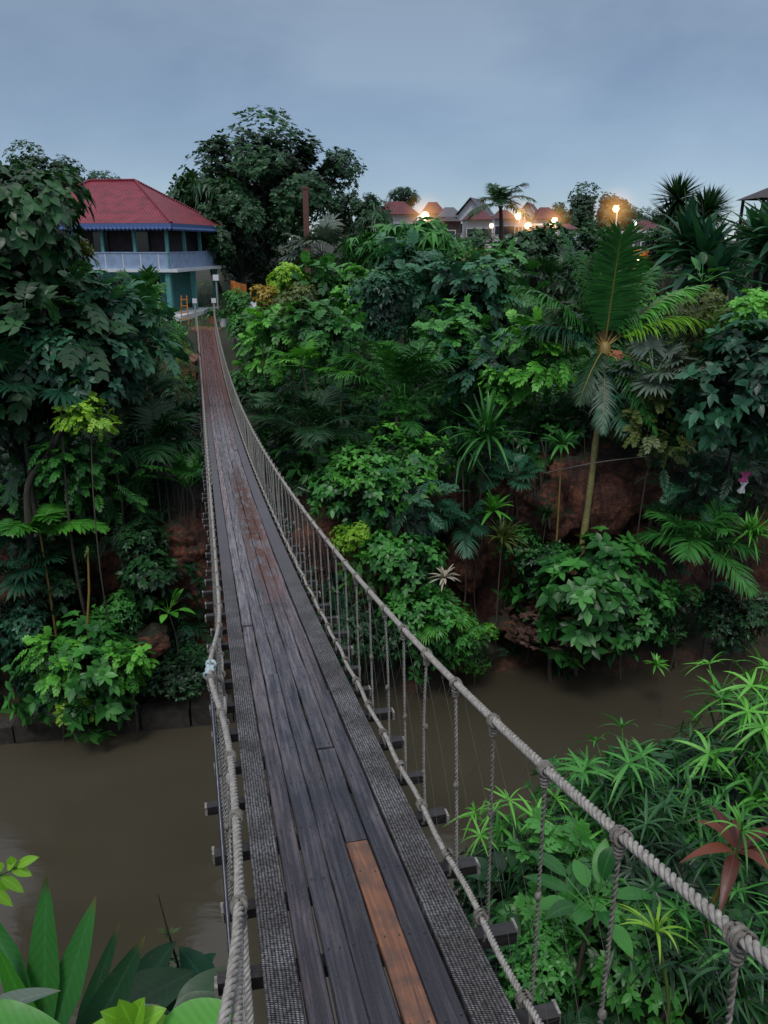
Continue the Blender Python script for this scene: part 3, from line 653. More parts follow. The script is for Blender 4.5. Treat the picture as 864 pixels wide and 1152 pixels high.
P_('compound','lime', 100,465,18.8,.62,'lime green compound-leaf sprig glowing against the dark left bank')
P_('compound','mid', 82,520,19.5,1.0,'small compound-leaf shrub below the lime green sprig')
P_('banana','bright', 45,600,18.6,1.75,'banana-like plant arching one long ribbed leaf over the red earth on the left',0,.05,stem='stem_yellow',srad=.035,sc=(1.15,1,.85))
P_('fanpalm','blue', 18,640,18.8,1.3,'low fan palm with blue-green fans at the left edge above the water bush')
P_('fanpalm','dark', 62,618,19.6,1.1,'dark fan palm half hidden behind the orange stem on the left bank')
P_('ovate','mid', 92,752,17.6,1.75,'rounded bush overhanging the water at the lower left bank',0,sc=(1.1,1,.95))
P_('compound','bright', 55,742,17.0,.8,'bright green sprays on the left of the round water bush',srad=.02)
P_('compound','bright', 138,745,17.1,.7,'bright green drooping sprig on the right of the round water bush',srad=.02)
P_('compound','lime', 92,790,16.9,.5,'lime tipped sprig hanging from the foot of the round water bush',srad=.02)
P_('ovate','dark', 178,655,19.6,1.3,'mid green shrub at the foot of the left bank next to the bridge ropes')
P_('broad','bright', 190,690,18.9,.9,'broad-leaved clump with heart-like leaves near the waterline left of the bridge')
P_('small','dark', 205,752,18.2,1.0,'low small-leaved bush sitting on the stone kerb at the water, left of the bridge',sc=(1.2,1,.6))
P_('small','mid', 150,700,19.0,1.0,'small-leaved shrub between the round water bush and the bridge')
P_('small','blue', 20,705,19.0,1.4,'bluish small-leaved shrub behind the round water bush at the left edge')
P_('feather','mid', 120,545,20.5,1.3,'feathery shrub in shade above the long banana leaf')
P_('compound','mid', 45,560,20.3,1.2,'shaded compound-leaf shrub at the left between bare branch and banana leaf')
P_('small','dark', 150,628,19.8,1.1,'small-leaved shrub hanging over the red earth under the long banana leaf')
P_('ovate','dark', 70,665,19.4,1.2,'dark leafy shrub above the left half of the round water bush')
P_('feather','dark', 130,590,20.4,1.2,'dark feathery shrub behind the tip of the long banana leaf')
# ---------------- right of the bridge, far bank, upper band
P_('compound','bright', 322,375,28,1.4,'vivid green compound-leaf shrub right next to the far end of the bridge')
P_('compound','mid', 350,330,32,1.5,'green shrub below the silvery fan palm, above the vivid one')
P_('ovate','bright', 402,332,32,1.5,'bright leafy shrub below the drooping dark tree')
P_('ovate','lime', 322,318,32,.85,'lime green tuft below the big dark tree, right of the bridge end')
P_('bigleaf','yellow', 297,334,31,.6,'small orange-yellow leaved plant beside the white chair')
P_('compound','blue', 458,318,31,1.8,'blue-green compound shrub under the right half of the drooping tree')
P_('compound','blue', 520,330,29,1.9,'blue-green spreading shrub left of the big palm and below the village palm')
P_('compound','mid', 570,322,30,1.6,'mid green compound shrub above the left fronds of the big palm')
P_('olive' if False else 'ovate','olive', 545,305,34,1.2,'olive yellow shrub below the village houses in the middle')
P_('ovate','dark', 600,292,40,2.0,'dark shrub in front of the white-roofed shelter')
P_('small','mid', 500,296,42,1.9,'rounded shrub in front of the village houses right of the drooping tree')
P_('small','blue', 440,345,28,1.4,'dim rounded shrub above the tall feather palm in the middle')
P_('areca','dark', 625,318,33,1.8,'dark feather palm behind the upright frond of the big palm, left side')
P_('areca','mid', 722,318,33,1.2,'feather palm behind the big palm on its right, beside the lit wall')
P_('small','bright', 735,345,29,1.2,'bright small-leaved shrub above the long right frond of the big palm')
P_('broad','mid', 790,318,25,1.2,'pale broad-leaved plant in front of the sword-leaf trees')
P_('agave','blue', 792,292,29,2.5,'huge blue-green sword-leaf rosette tree near the right edge, the left one of two',0)
P_('agave','blue', 868,280,30,2.5,'dark sword-leaf rosette tree cut by the right edge of the picture',1)
P_('hanging','mid', 455,280,38,2.5,'dense tree with hanging leaf tassels in front of the village houses',0,sc=(1,1,.72))
P_('hanging','dark', 412,262,40,1.5,'smaller tassel-leaved tree adjoining the big dark tree on its right',1)
P_('fanpalm','silver', 362,286,38,1.9,'silvery fan palm standing alone under the big dark tree',0)
P_('compound','bright', 284,400,32,.9,'green shrub brushing the right rope near the far end of the bridge')
P_('small','mid', 276,436,30,1.0,'low rounded shrub beside the right rope below the green shrub')
P_('ovate','mid', 276,374,38,.9,'leafy shrub just before the right far post of the bridge')
P_('small','mid', 200,430,33,.8,'low rounded shrub hugging the left rope under the brown terrace')
P_('ovate','blue', 192,475,27,1.3,'bluish leafy shrub in shade left of the upper bridge deck')
# ---------------- right of the bridge, middle band
P_('compound','mid', 365,370,26,1.3,'compound-leaf shrub between vivid shrub and tall middle feather palm')
P_('small','olive', 345,350,27,1.0,'pale yellowish small-leaved shrub in the middle of the slope')
P_('fanpalm','bright', 340,412,24.5,1.0,'fan palm with a single bright fan, nearest to the bridge rope halfway down',0,2.1)
P_('fanpalm','bright', 388,418,24.5,.75,'small bright fan palm just right of the single bright fan')
P_('areca_wide','dark', 305,472,24,1.5,'dark feather palm touching the right rope in the bridge middle')
P_('areca','dark', 352,490,22.5,1.9,'wide dark feather palm with thin fronds right of the bridge middle')
P_('areca','mid', 450,450,24.5,2.6,'tall vase-shaped feather palm in the centre of the slope',0)
P_('areca_wide','mid', 455,472,23.2,1.1,'low feather palm with one flat frond under the vase-shaped palm')
P_('small','bright', 432,520,22,1.9,'large small-leaved green shrub in the centre of the slope below the vase-shaped palm',sc=(1,1,.8))
P_('ovate','mid', 400,560,21,1.3,'leafy shrub behind the right rope above the glowing lime shrub')
P_('small','lime', 395,603,19.8,.6,'glowing lime green shrub just behind the right rope')
P_('feather','blue', 460,565,20.8,1.3,'blue-green feathery shrub above the dead pale leaves')
P_('areca_wide','blue', 520,590,20.8,1.15,'blue-green feather palm beside the dark hollow in the bank')
P_('ovate','mid', 455,640,19.8,1.2,'leafy shrub low on the bank between glowing lime shrub and dead pale leaves')
P_('feather','bright', 420,640,19.4,.9,'bright feathery shrub directly behind the right rope hangers')
P_('small','mid', 470,710,19.2,1.5,'dense bush at the water foot right behind the rope hangers')
P_('small','dark', 410,700,19.2,1.3,'dark bush at the water foot under the right rope')
P_('fanpalm','bright', 492,695,18.9,.8,'small fan palm with two bright fans at the water foot')
P_('strap_head','pale', 500,650,19.0,.5,'plant with dead pale upturned leaves above the small waterside fan palm')
P_('small','bright', 540,730,19.6,.8,'bright small bush touching the water left of the overhang')
P_('compound','blue', 545,410,25,1.4,'blue-green compound shrub in shade between vase-shaped palm and big palm')
P_('compound','bright', 598,400,24,1.35,'bright shrub with large oval leaflets hanging left of the big palm trunk')
P_('compound','bright', 560,430,23.6,.7,'single bright compound spray hanging at the dark cave left of the big palm')
P_('compound','mid', 520,380,26,1.3,'mid green compound shrub right of the tall vase-shaped palm')
P_('strap','mid', 548,495,22,1.9,'fountain-like clump of long strap leaves left of the red cliff')
P_('strap','dark', 520,515,21.6,1.4,'darker strap-leaf clump adjoining the fountain-like clump')
P_('fanpalm','blue', 575,535,21.6,.9,'small fan palm under the fountain-like strap clump')
P_('strap_head','bright', 555,575,20.8,.85,'bright dracaena with broad straps on the left lip of the red cliff')
P_('strap','olive', 565,608,20.4,1.0,'yellowish drooping strap plant below the bright dracaena')
P_('strap','dark', 615,580,21.8,.7,'small spiky dark tuft at the left foot of the red cliff')
P_('strap_head','mid', 632,500,21.4,.75,'slender dracaena on a thin pole-like stem before the red cliff',srad=.03,stem='stem_yellow')
P_('fanpalm','silver', 735,425,22.4,1.5,'grey-green fan palm below the right fronds of the big palm',0)
P_('areca_wide','blue', 690,452,23,1.7,'dark drooping feather palm hanging behind the big palm trunk')
P_('compound','olive', 738,480,21.6,.95,'yellow-green leafy climber at the right edge of the red cliff')
P_('feather','olive', 765,390,24,1.7,'olive wispy shrub right of the long right frond of the big palm')
P_('small','olive', 800,368,26,1.4,'pale wispy shrub under the sword-leaf trees')
P_('ovate','blue', 838,430,21,2.2,'big blue-grey leafy shrub at the right edge above the pink and white rag')
P_('ovate','bright', 845,372,23,1.3,'bright green shrub on top of the blue-grey one at the right edge')
P_('ovate','dark', 785,450,22.5,1.3,'shaded leafy shrub between grey-green fan palm and blue-grey shrub')
P_('feather','blue', 790,535,21.8,1.4,'feathery blue-green shrub right of the red cliff')
P_('feather','dark', 835,545,22.2,1.6,'dark feathery shrub behind the pink and white rag')
P_('areca_wide','mid', 782,612,20.6,1.8,'feather palm drooping towards the water right of the round cliff bush',0)
P_('areca','dark', 752,592,21.4,1.0,'dark thin-leaved palm at the right foot of the red cliff')
P_('strap','bright', 845,602,20.2,1.15,'spiky light green rosette at the right edge above the water')
P_('small','dark', 830,690,20.4,1.2,'low dark bush at the waterline by the right edge')
P_('small','mid', 760,690,20.4,1.0,'low bush at the waterline below the drooping feather palm')
P_('ovate','mid', 660,660,20.2,2.3,'broad rounded bush below the red cliff, overhanging the river',0,sc=(1.1,1,.85))
P_('ovate','mid', 708,690,19.9,1.3,'lighter bush forming the lower right corner of the round cliff bush')
P_('small','mid', 600,625,20.8,1.2,'small-leaved shrub left above the overhang of red rock')
P_('bigleaf','brown', 628,705,19.9,1.1,'shrub of withered reddish-brown leaves hanging over the water',sc=(1.5,1,.55))
P_('strap_head','bright', 738,748,18.2,.4,'small floating sprig of strap leaves on the river near the far shore',srad=.01,pos=None)
# ---------------- distance
P_('tree','dark', 312,203,60,5.9,'big spreading dark tree towering behind the end of the bridge',0,srad=.75,sc=(1.5,1,.95),lean=(-2.2,0),stem='bark_dark')
P_('tree','dark', 268,262,54,3.8,'lower dark tree in front of the trunk of the big spreading tree',1,stem='bark_dark')
P_('tree','dark', 402,244,58,2.6,'thin dark tree between the big spreading tree and the drooping one',1)
P_('hanging','dark', 242,235,56,3.0,'dark tree touching the right corner of the red roof',0)
P_('tree','dark', 668,252,125,8.,'dark rounded tree on the far ridge left of the single street lamp',0,stem='bark_dark')
P_('tree','dark', 712,262,130,6.5,'dark rounded tree on the far ridge behind the single street lamp',1,stem='bark_dark')
P_('tree','dark', 635,260,120,5,'low dark tree on the far ridge right of the lit shelter',1,stem='bark_dark')
P_('yucca','dark', 762,225,50,3.2,'shaggy many-headed yucca tree against the sky on the right',0,name='yucca_tree')
P_('yucca','dark', 800,235,52,2.5,'second dark yucca tree right behind the shaggy one',1,name='yucca_tree')
P_('areca_wide','dark', 563,232,72,3.0,'lone village palm silhouetted among the roofs',0,name='palm_tree',srad=.22,stem='bark_dark')
P_('tree','dark', 455,222,110,2.2,'tiny round treetop showing over the left red village roof',1,stem='bark_dark')
P_('small','dark', 530,285,50,2.2,'dark hedge-like shrub in front of the village palm')
P_('small','dark', 660,292,48,2.3,'dark shrub in front of the pale tarpaulin')
P_('compound','mid', 580,300,44,2.0,'green shrub below the two left shelter lamps')
P_('small','dark', 735,285,46,1.7,'dark shrub at the foot of the shaggy yucca')
P_('tree','dark', 60,215,62,4.5,'dark tree hidden behind the left end of the red-roofed house',0)
P_('small','mid', 268,347,43,1.2,'green shrub beside the far right post of the bridge')
P_('small','mid', 186,376,38,1.0,'rounded shrub in front of the teal ground floor columns')

# the big palm: every frond its own part
def big_palm():
    c = at(680, 392, 23.0); b = at(648, 602, 21.8); gz = H(b[0], b[1]); b[2] = gz-.1
    root = tag(empty('palm_tree', b), 'big palm with bowed ringed trunk and upright central frond in front of the red cliff', 'palm')
    t = np.linspace(0, 1, 40)[:, None]; d = c-b
    g = G(); rad = (.115-.03*t[:, 0])*(1+.09*np.sin(t[:, 0]*200)); tube(g, d*t+np.array([.12, 0, 0])*np.sin(math.pi*t), rad, 10); g.build('trunk', 'palm_bark', root)
    g = G(); ball(g, d-[0, 0, .1], .2, 10, 6, sc=(1, 1, 1.6), jit=.1); g.build('crownshaft', 'stem_yellow', root)
    g = G(); rr = np.random.RandomState(5)
    ball(g, d+[.3, -.25, -.2], .16, 8, 6, jit=.2)
    for k in range(60): q = unit(rr.randn(3)); ball(g, d+[.3, -.25, -.2]+q*[.2, .14, .14], .05, 6, 4)
    g.build('fruit_cluster', 'terracotta', root)
    # (azimuth deg in the picture plane: 0 right, 90 away), elevation, length, droop, tone
    fr = [(-90,80,3.4,.1,'mid'),(100,74,3.3,.16,'dark'),(60,70,3.5,.2,'mid'),(130,72,3.5,.2,'mid'),(180,50,4.3,.36,'mid'),(186,34,2.9,.34,'blue'),(155,68,3.9,.1,'mid'),(-3,42,3.7,.46,'lime'),(4,50,4.3,.36,'bright'),(170,66,3.6,.35,'dark'),(20,66,3.6,.3,'mid'),(-20,-12,2.9,.3,'mid'),(-62,-20,2.4,.5,'mid'),
          (-130,-25,1.5,.5,'dark'),(40,50,2.8,.4,'mid'),(140,50,2.9,.4,'mid'),(-100,-40,2.2,.3,'blue'),(60,25,2.6,.4,'dark')]
    for i, (az, el, L_, dr, tone) in enumerate(fr):
        a, e = math.radians(az), math.radians(el); D = np.array([math.cos(a)*math.cos(e), math.sin(a)*math.cos(e), math.sin(e)])
        g = G(); r = np.random.RandomState(40+i)
        pinnate(g, [d], D, Z+D*.01 if el < 79 else np.array([.05, -1, .2]), L_, 60 if el < 0 else 95, 1.1 if el > 79 else (.5 if el < 0 else .8), .06 if el < 0 else .085, dr, 1.35, .25 if el > 79 else .5, r, 'thin', .16, 4, shape='c' if el > 79 else 'palm', rach=.03, vee=.05 if el > 79 else .12, rmi=1, tb=.5, jit=.12)
        g.build('frond', [tone, 'stem_yellow'], root)
big_palm()

# bare leaning trunk with branches on the left bank
def bare():
    a, b, c = at(45, 705, 18.9), at(28, 545, 18.9), at(78, 465, 19.1); a[2] = H(a[0], a[1])-.1
    root = tag(empty('leaning_tree', a), 'bare grey leaning trunk at the left edge reaching up beside the lime sprig', 'tree')
    g = G(); pts = np.array([a, (a+b)/2+[-.08, 0, 0], b, (b+c)/2+[.05, 0, -.1], c])-a
    t = np.linspace(0, 4, 30); pts = np.stack([np.interp(t, range(5), pts[:, k]) for k in range(3)], 1)
    for _ in range(3): pts[1:-1] = (pts[:-2]+pts[1:-1]*2+pts[2:])/4
    tube(g, pts, np.linspace(.13, .05, 30), 8); g.build('trunk', 'bark', root)
    g = G(); e = at(95, 425, 19.4)-a; tube(g, np.array([pts[-3], (pts[-3]+e)/2+[.05, 0, 0], e]), [.045, .035, .02], 6)
    e = at(60, 490, 18.5)-a; tube(g, np.array([pts[-9], (pts[-9]+e)/2, e]), [.04, .03, .015], 6); g.build('branch', 'bark', root)
    a = at(98, 705, 17.7); b = at(99, 622, 17.9)
    g = G(); a2 = a.copy(); a2[2] = max(H(a[0], a[1]), 0)-.3; o = empty('orange_stalk', a2); tag(o, 'thin orange stalk standing above the round water bush', 'plant')
    tube(g, np.array([a2, a, (a+b)/2+[.04, 0, 0], b])-a2, [.035, .03, .028, .02], 6); g.build('stem', 'stem_yellow', o)
    g = G(); rosettes(g, np.array([b-a2]), np.array([Z]), 4, .25, .07, 1., .5, n=3); g.build('leaf_tuft', 'olive', o)
bare()
# ------------------------------------------------------------------ undergrowth (nobody could count it)
def undergrowth(name, x0, x1, ur, n, kinds, seed, smin, smax, excl=None, mats='dark', lift=.3):
    r = np.random.RandomState(seed); g = G(); placed = 0
    protos = []
    for k in kinds:
        for v in (0, 1): protos.append(mini(k, v))
    while placed < n:
        X = r.uniform(x0, x1); u = ur[0]+(ur[1]-ur[0])*r.rand()**1.0
        Y = u+19.6+.16*X
        if excl and excl(X, Y, u): continue
        bx = .43-.233*Y
        zz = H(X, Y)
        s = r.uniform(smin, smax)
        if abs(X-bx) < 1.+s*1.15 and Y > 28: continue
        if abs(X-bx) < .8+s*.8 and Y > 18: 
            s = .32; zz = min(zz, 12-1.93-.2*Y+.00358*Y*Y-1.0)
        a = r.rand()*6.28; tx = r.uniform(-.25, .25)
        Rz = np.array([[math.cos(a), -math.sin(a), 0], [math.sin(a), math.cos(a), 0], [0, 0, 1]]); Rx = np.array([[1, 0, 0], [0, math.cos(tx), -math.sin(tx)], [0, math.sin(tx), math.cos(tx)]])
        g.merge(protos[r.randint(len(protos))], Rx @ Rz*s, np.array([X, Y, zz+lift*s])); placed += 1
    o = g.build(name, mats)
    return o
MINI = {}
def mini(k, v):
    if (k, v) in MINI: return MINI[(k, v)]
    r = np.random.RandomState(ord(k[0])*7+ord(k[1])+v*31); g = G()
    if k == 'ovate': P, O, C, rad = lobes(r, 42, 1, 4); rosettes(g, P, O, 5, .34, .17, 1.25, .25, r, n=2)
    if k == 'small': P, O, C, rad = lobes(r, 75, 1, 5); rosettes(g, P, O, 5, .21, .1, 1.25, .25, r, n=2)
    if k == 'compound':
        P, O, C, rad = lobes(r, 26, 1, 4); d = unit(O*.6+r.randn(len(O), 3)*.5); pinnate(g, P, d, O+Z*.8, .6, 6, .24, .11, .3, 1.05, .2, r, 'ovate', .2, 2, shape='c', rach=.008)
    if k == 'feather':
        K = 10; az = np.arange(K)*2.4; el = np.radians(r.uniform(10, 75, K)); D = np.stack([np.cos(az)*np.cos(el), np.sin(az)*np.cos(el), np.sin(el)], 1)
        pinnate(g, np.zeros((K, 3)), D, Z+D*.01, r.uniform(.9, 1.3, K), 17, .4, .06, .5, 1.1, .3, r, 'lance', .2, 2, rach=.012)
    if k == 'strap':
        K = 26; az = r.rand(K)*6.28; el = np.radians(r.uniform(15, 85, K)); D = np.stack([np.cos(az)*np.cos(el), np.sin(az)*np.cos(el), np.sin(el)], 1)
        blades(g, r.randn(K, 3)*.05, D, Z-D*.5, r.uniform(.75, 1.15, K), .07, r.uniform(.2, .7, K), .25, 4, 'strap', r.uniform(.2, .8, K))
    if k == 'thread':
        for q in range(10):
            x = r.uniform(-.7, .7); tube(g, np.array([[x, 0, 0], [x+r.uniform(-.1, .1), -.1, -1.2], [x+r.uniform(-.2, .2), -.05, -2.2]]), .015, 4)
    MINI[(k, v)] = g.flat(); return g
ex = lambda X, Y, u: (3.9 < X < 8.4 and .9 < u < 3.3) or (-9.5 < X < -5.2 and 1.8 < u < 3.1 and (X*7 % 1) < .8) or (1.5 < X < 3.2 and 1.2 < u < 2.6)
kk = ['ovate', 'small', 'compound', 'feather']
for o, lab in ((undergrowth('undergrowth', -16, -2, (.2, 22), 430, kk, 1, .5, 1.1, ex, 'dark'), 'dark tangled undergrowth covering the far bank left of the bridge'),
               (undergrowth('undergrowth', -16, 18, (.2, 9), 430, kk+['strap'], 2, .45, .95, ex, 'blue'), 'bluish undergrowth of mixed small plants low on the far bank'),
               (undergrowth('undergrowth', -6, 22, (3, 24), 560, kk, 3, .6, 1.3, ex, 'mid'), 'dark undergrowth filling the slope right of the bridge'),
               (undergrowth('undergrowth', -12, 24, (5, 26), 260, kk, 4, .6, 1.2, ex, 'mid'), 'fresher green undergrowth spread between the shrubs of the slope'),
               (undergrowth('undergrowth', -60, 75, (24, 58), 1000, ['ovate', 'small'], 5, 1., 1.9, lambda X, Y, u: (X > -22 and X < -5 and u > 20 and Y < 56), 'dark'), 'scrub covering the land between the river bank and the village')):
    tag(o, lab, 'undergrowth', kind='stuff')
# the clearing around the house: lawn
g = G(); r = np.random.RandomState(9); K = 9000
P = np.stack([r.uniform(-21, -4, K), r.uniform(40.5, 62, K), np.zeros(K)], 1); P[:, 2] = height(P[:, 0], P[:, 1])
blades(g, P, unit(r.randn(K, 3)*.4+Z), r.randn(K, 3), r.uniform(.12, .3, K), .03, .2, .2, 2, 'thin', r.rand(K)); tag(g.build('lawn', 'bright'), 'bright green grass of the clearing beyond the bridge end', 'grass', kind='stuff')
# far wood along the ridge
g = G(); r = np.random.RandomState(11); pt = proto('tree', 0)[0]
sm = G(); P, O, C, rad = lobes(r, 420, 1, 9, .7); rosettes(sm, P, O, 4, .16, .1, 1.2, .1, r, n=2); sm.flat()
for i in range(70):
    X = r.uniform(-170, 230); Y = r.uniform(140, 210)
    if -60 < X < -30 : continue
    s = r.uniform(2.5, 4.2); g.merge(sm, np.eye(3)*s, np.array([X, Y, H(X, Y)+s*.3]))
tag(g.build('far_wood', 'dark'), 'far off wood along the ridge behind the village', 'wood', kind='stuff')
# hanging roots on the cave and cliffs
g = G(); r = np.random.RandomState(12)
for i in range(150):
    X = r.choice([r.uniform(1, 9.5), r.uniform(-10, -4)]); Y = 19.6+.16*X+r.uniform(2.2, 3.0); z1 = r.uniform(4.6, 6.8); ln = r.uniform(.8, 3.6)
    x2 = X+r.uniform(-.2, .2); tube(g, np.array([[X, Y, z1], [(X+x2)/2+.05, Y-.35, z1-ln*.5], [x2, Y-.4, z1-ln]]), [.014, .011, .006], 4)
tag(g.build('hanging_roots', 'bark'), 'thin bare roots and vines hanging over the red cliff faces', 'roots', kind='stuff')
# boulders of red rock
def boulder(px, py, Y, r, label, sc=(1, 1, 1), seed=0):
    c = at(px, py, Y); g = G(); ball(g, (0, 0, 0), r, 64, 44, sc=sc)
    V = g.V[0]; g.V[0] = V*(1+.35*np.array([[noise.fractal(Vector((v[0]*1.1/r+seed, v[1]*1.1/r, v[2]*1.1/r)), 1, 2, 5)-.5*noise.ridged_multi_fractal(Vector((v[0]*.9/r, v[1]*.9/r+seed, v[2]*2.2/r)), 1, 2, 4, 1, 2)*.5] for v in V]))
    tag(g.build('rock', 'earth', loc=tuple(c)), label, 'rock', 'red rocks in the far bank')
boulder(684, 550, 23.15, 1.9, 'smooth face of red rock exposed in the middle of the cliff', (1.2, .4, .9), 1)
boulder(615, 578, 22.7, 1.0, 'smaller red rock left of the big palm trunk', (1, .6, 1.1), 7)
boulder(600, 700, 20.7, .9, 'dark red rock overhang under the round cliff bush', (1.7, 1, .5), 3)
boulder(525, 625, 21.6, .9, 'shadowed red rock in the hollow left of the round cliff bush', (.8, .7, 1.3), 4)
boulder(130, 640, 20.6, 1.1, 'dim red rock on the left bank under the long banana leaf', (1.6, .6, .9), 5)
boulder(205, 615, 20.6, .6, 'small red rock beside the bridge ropes on the left bank', (1, .7, 1.3), 6)
boulder(165, 720, 18.9, .5, 'small brown rock above the stone kerb on the left bank', (1.3, 1, .9), 8)
# stone kerb at the water
g = G(); r = np.random.RandomState(3)
x = -13.
while x < -3.2:
    w = r.uniform(.7, 1.7); y = 17.75+.16*(x+w/2)+.9; box(g, (x+w/2, y+r.uniform(-.04, .04), .22+r.uniform(-.04, .04)), (w-.03, .5, .6), .16+r.uniform(-.05, .05)); x += w
tag(g.build('retaining_wall', 'concrete', smooth=False), 'low kerb of dark stones along the waterline left of the bridge', 'wall')

# ------------------------------------------------------------------ near right bank
def N_(kind, tone, px, py, Y, r, label, **k): return plant(kind, tone, px, py, Y, r, label, **k)
N_('whorl','mid', 712,905,4.9,.62,'umbrella plant with pale narrow whorls poking highest in front of the water behind the rope')
N_('whorl','bright', 835,830,5.6,.7,'tall umbrella plant at the right edge with parasol whorls over the river')
N_('whorl','dark', 800,900,5.3,.6,'dark green umbrella plant between the tall one and the red cordyline')
N_('whorl','bright', 590,960,4.7,.5,'yellow-green umbrella plant directly beside the bridge, leaning over the water')
N_('compound','mid', 640,990,4.3,.5,'small compound-leaf shrub beside the bridge behind the second hanger')
N_('whorl','dark', 740,985,4.3,.55,'umbrella plant in the middle of the near right thicket, crossed by the thick rope')
N_('ovate','mid', 705,1085,3.7,.42,'leafy shrub low in the near right thicket beneath the thick rope')
N_('whorl','mid', 838,1085,3.6,.5,'bright umbrella plant at the lower right corner behind the thick rope')
N_('small','mid', 620,1100,3.6,.38,'small-leaved shrub low beside the deck edge at the bottom of the picture')
N_('cane','mid', 690,960,4.7,.6,'cane plant with long arching blades beside the middle hanger')
N_('cane','mid', 795,960,4.6,.65,'cane plant with dark arching blades left of the red cordyline')
N_('cane','bright', 840,900,5.2,.7,'cane plant at the right edge behind the red cordyline')
N_('cane','mid', 600,1060,3.9,.5,'cane plant at the foot of the near right bank beside the deck')
N_('cane','dark', 760,1110,3.4,.5,'cane plant at the bottom right below the thick rope')
N_('broad','mid', 668,1025,3.7,.5,'broad-leaved plant with dark leaves in the near right thicket')
N_('broad','dark', 570,1010,4.2,.45,'broad-leaved plant nearest to the deck edge on the right')
N_('spider','lime', 738,1048,3.35,.27,'small lime star-shaped rosette in front of the near right thicket',stem='stem_green',srad=.012)
N_('cordyline','red', 828,958,3.9,.4,'red-leaved cordyline among the green leaves at the right edge',stem='stem_yellow',srad=.015,name='cordyline')
N_('spider','bright', 834,935,3.85,.26,'fresh green shoot rising from the heart of the red cordyline',stem='stem_green',srad=.012)
N_('ovate','dark', 660,1090,4.2,.8,'dark leafy bush filling the shade under the near right umbrella plants')
N_('ovate','dark', 800,1040,4.6,.9,'dark leafy bush in shade behind the thick rope at the right')
N_('small','dark', 600,1010,4.9,.7,'dark small-leaved bush beside the deck behind the first hangers')
N_('ovate','dark', 850,930,5.8,.8,'dark leafy bush at the right edge behind the red cordyline')
N_('small','mid', 650,930,5.4,.7,'small-leaved bush at the river side of the near right thicket')
N_('ovate','dark', 745,930,5.6,.8,'dark leafy bush under the highest umbrella plant')
g = G(); r = np.random.RandomState(21)
mk = [mini(k, v) for k in ('ovate', 'strap', 'feather', 'small') for v in (0, 1)]
for i in range(300):
    X = r.uniform(.7, 5.5); Y = r.uniform(1.4, 7.6); 
    if X < .9+.1*Y and Y < 3: continue
    s = r.uniform(.2, .42); a = r.rand()*6.28; Rz = np.array([[math.cos(a), -math.sin(a), 0], [math.sin(a), math.cos(a), 0], [0, 0, 1]])*s
    g.merge(mk[r.randint(len(mk))], Rz, np.array([X, Y, H(X, Y)+r.uniform(0, .45)]))
tag(g.build('undergrowth', 'dark'), 'shaded undergrowth on the near bank right of the deck', 'undergrowth', kind='stuff')
g = G()
for i in range(120):
    X = r.uniform(-4.5, -.5); Y = r.uniform(1.6, 6.5)
    s = r.uniform(.12, .26); a = r.rand()*6.28; Rz = np.array([[math.cos(a), -math.sin(a), 0], [math.sin(a), math.cos(a), 0], [0, 0, 1]])*s
    g.merge(mk[r.randint(len(mk))], Rz, np.array([X, Y, H(X, Y)+r.uniform(0, .1)]))
tag(g.build('undergrowth', 'dark'), 'shaded undergrowth on the near bank left of the deck', 'undergrowth', kind='stuff')
# ------------------------------------------------------------------ near left plants, leaf by leaf
def leaf_at(root, base, tip, w, tone, nrm=(0, -1, .5), droop=0., pr='blade', name='leaf', fold=.3, n=12):
    b0 = np.array(root.location); b = at(*base); t = at(*tip); d = t-b; L_ = np.linalg.norm(d)
    g = G(); blades(g, [b-b0], d+Z*droop*L_, np.array(nrm, float), L_*(1+droop*.3), w*1.3, droop, fold, n, pr, .5); return g.build(name, tone, root)
def clump(name, label, cat, base): 
    p = at(*base); p[2] = H(p[0], p[1]); return tag(empty(name, p), label, cat)
c1 = clump('sword_leaf_plant', 'big pointed upright leaves at the lower left corner', 'plant', (80, 1190, 2.1))
for b, t, w, tone in (((50,1160,2.1),(52,983,2.3),.105,'mid'), ((60,1165,2.1),(108,1008,2.3),.1,'mid'), ((85,1180,2.05),(135,1037,2.2),.06,'dark'), ((90,1190,2.),(163,1053,2.15),.11,'dark'), ((30,1120,2.1),(-25,1010,2.3),.1,'mid'), ((45,1170,2.1),(-5,1060,2.1),.08,'bright')):
    leaf_at(c1, b, t, w, tone)
leaf_at(c1, (-30,1150,1.8), (70,1112,1.85), .07, 'silver', (0, 0, 1), .25)
leaf_at(c1, (-40,1160,1.7), (75,1165,1.7), .12, 'bright', (0, -.3, 1), .3)
c2 = clump('broad_leaf_plant', 'dark low plant with broad glossy leaves between the sword leaves and the left rope', 'plant', (190, 1170, 2.2))
for b, t, w in (((120,1150,2.1),(215,1095,2.35),.15), ((150,1130,2.4),(200,1055,2.5),.12), ((230,1140,2.3),(165,1100,2.3),.12), ((200,1160,2.1),(262,1085,2.3),.13), ((240,1120,2.5),(200,1062,2.6),.1), ((215,1110,2.6),(245,1070,2.6),.08), ((190,1165,2.),(255,1120,2.1),.12), ((120,1180,2.),(180,1130,2.1),.1)):
    leaf_at(c2, b, t, w, 'dark' if w > .11 else 'blue', (0, -.2, 1), .1, 'ovate')
leaf_at(c2, (170,1175,1.8), (285,1142,1.85), .13, 'bright', (0, -.2, 1), .1, 'ovate')
c3 = clump('seedling', 'small yellow-green sprig at the bottom edge next to the sword leaves', 'plant', (150, 1170, 1.8))
for i, (dx, dy) in enumerate([(-40,-22),(-18,-38),(14,-40),(38,-24),(50,-4),(-50,2),(4,-14),(24,-10)]):
    leaf_at(c3, (150,1158,1.8), (150+dx,1158+dy,1.78+.02*i), .055, 'lime', (0, -.3, 1), .15, 'ovate')
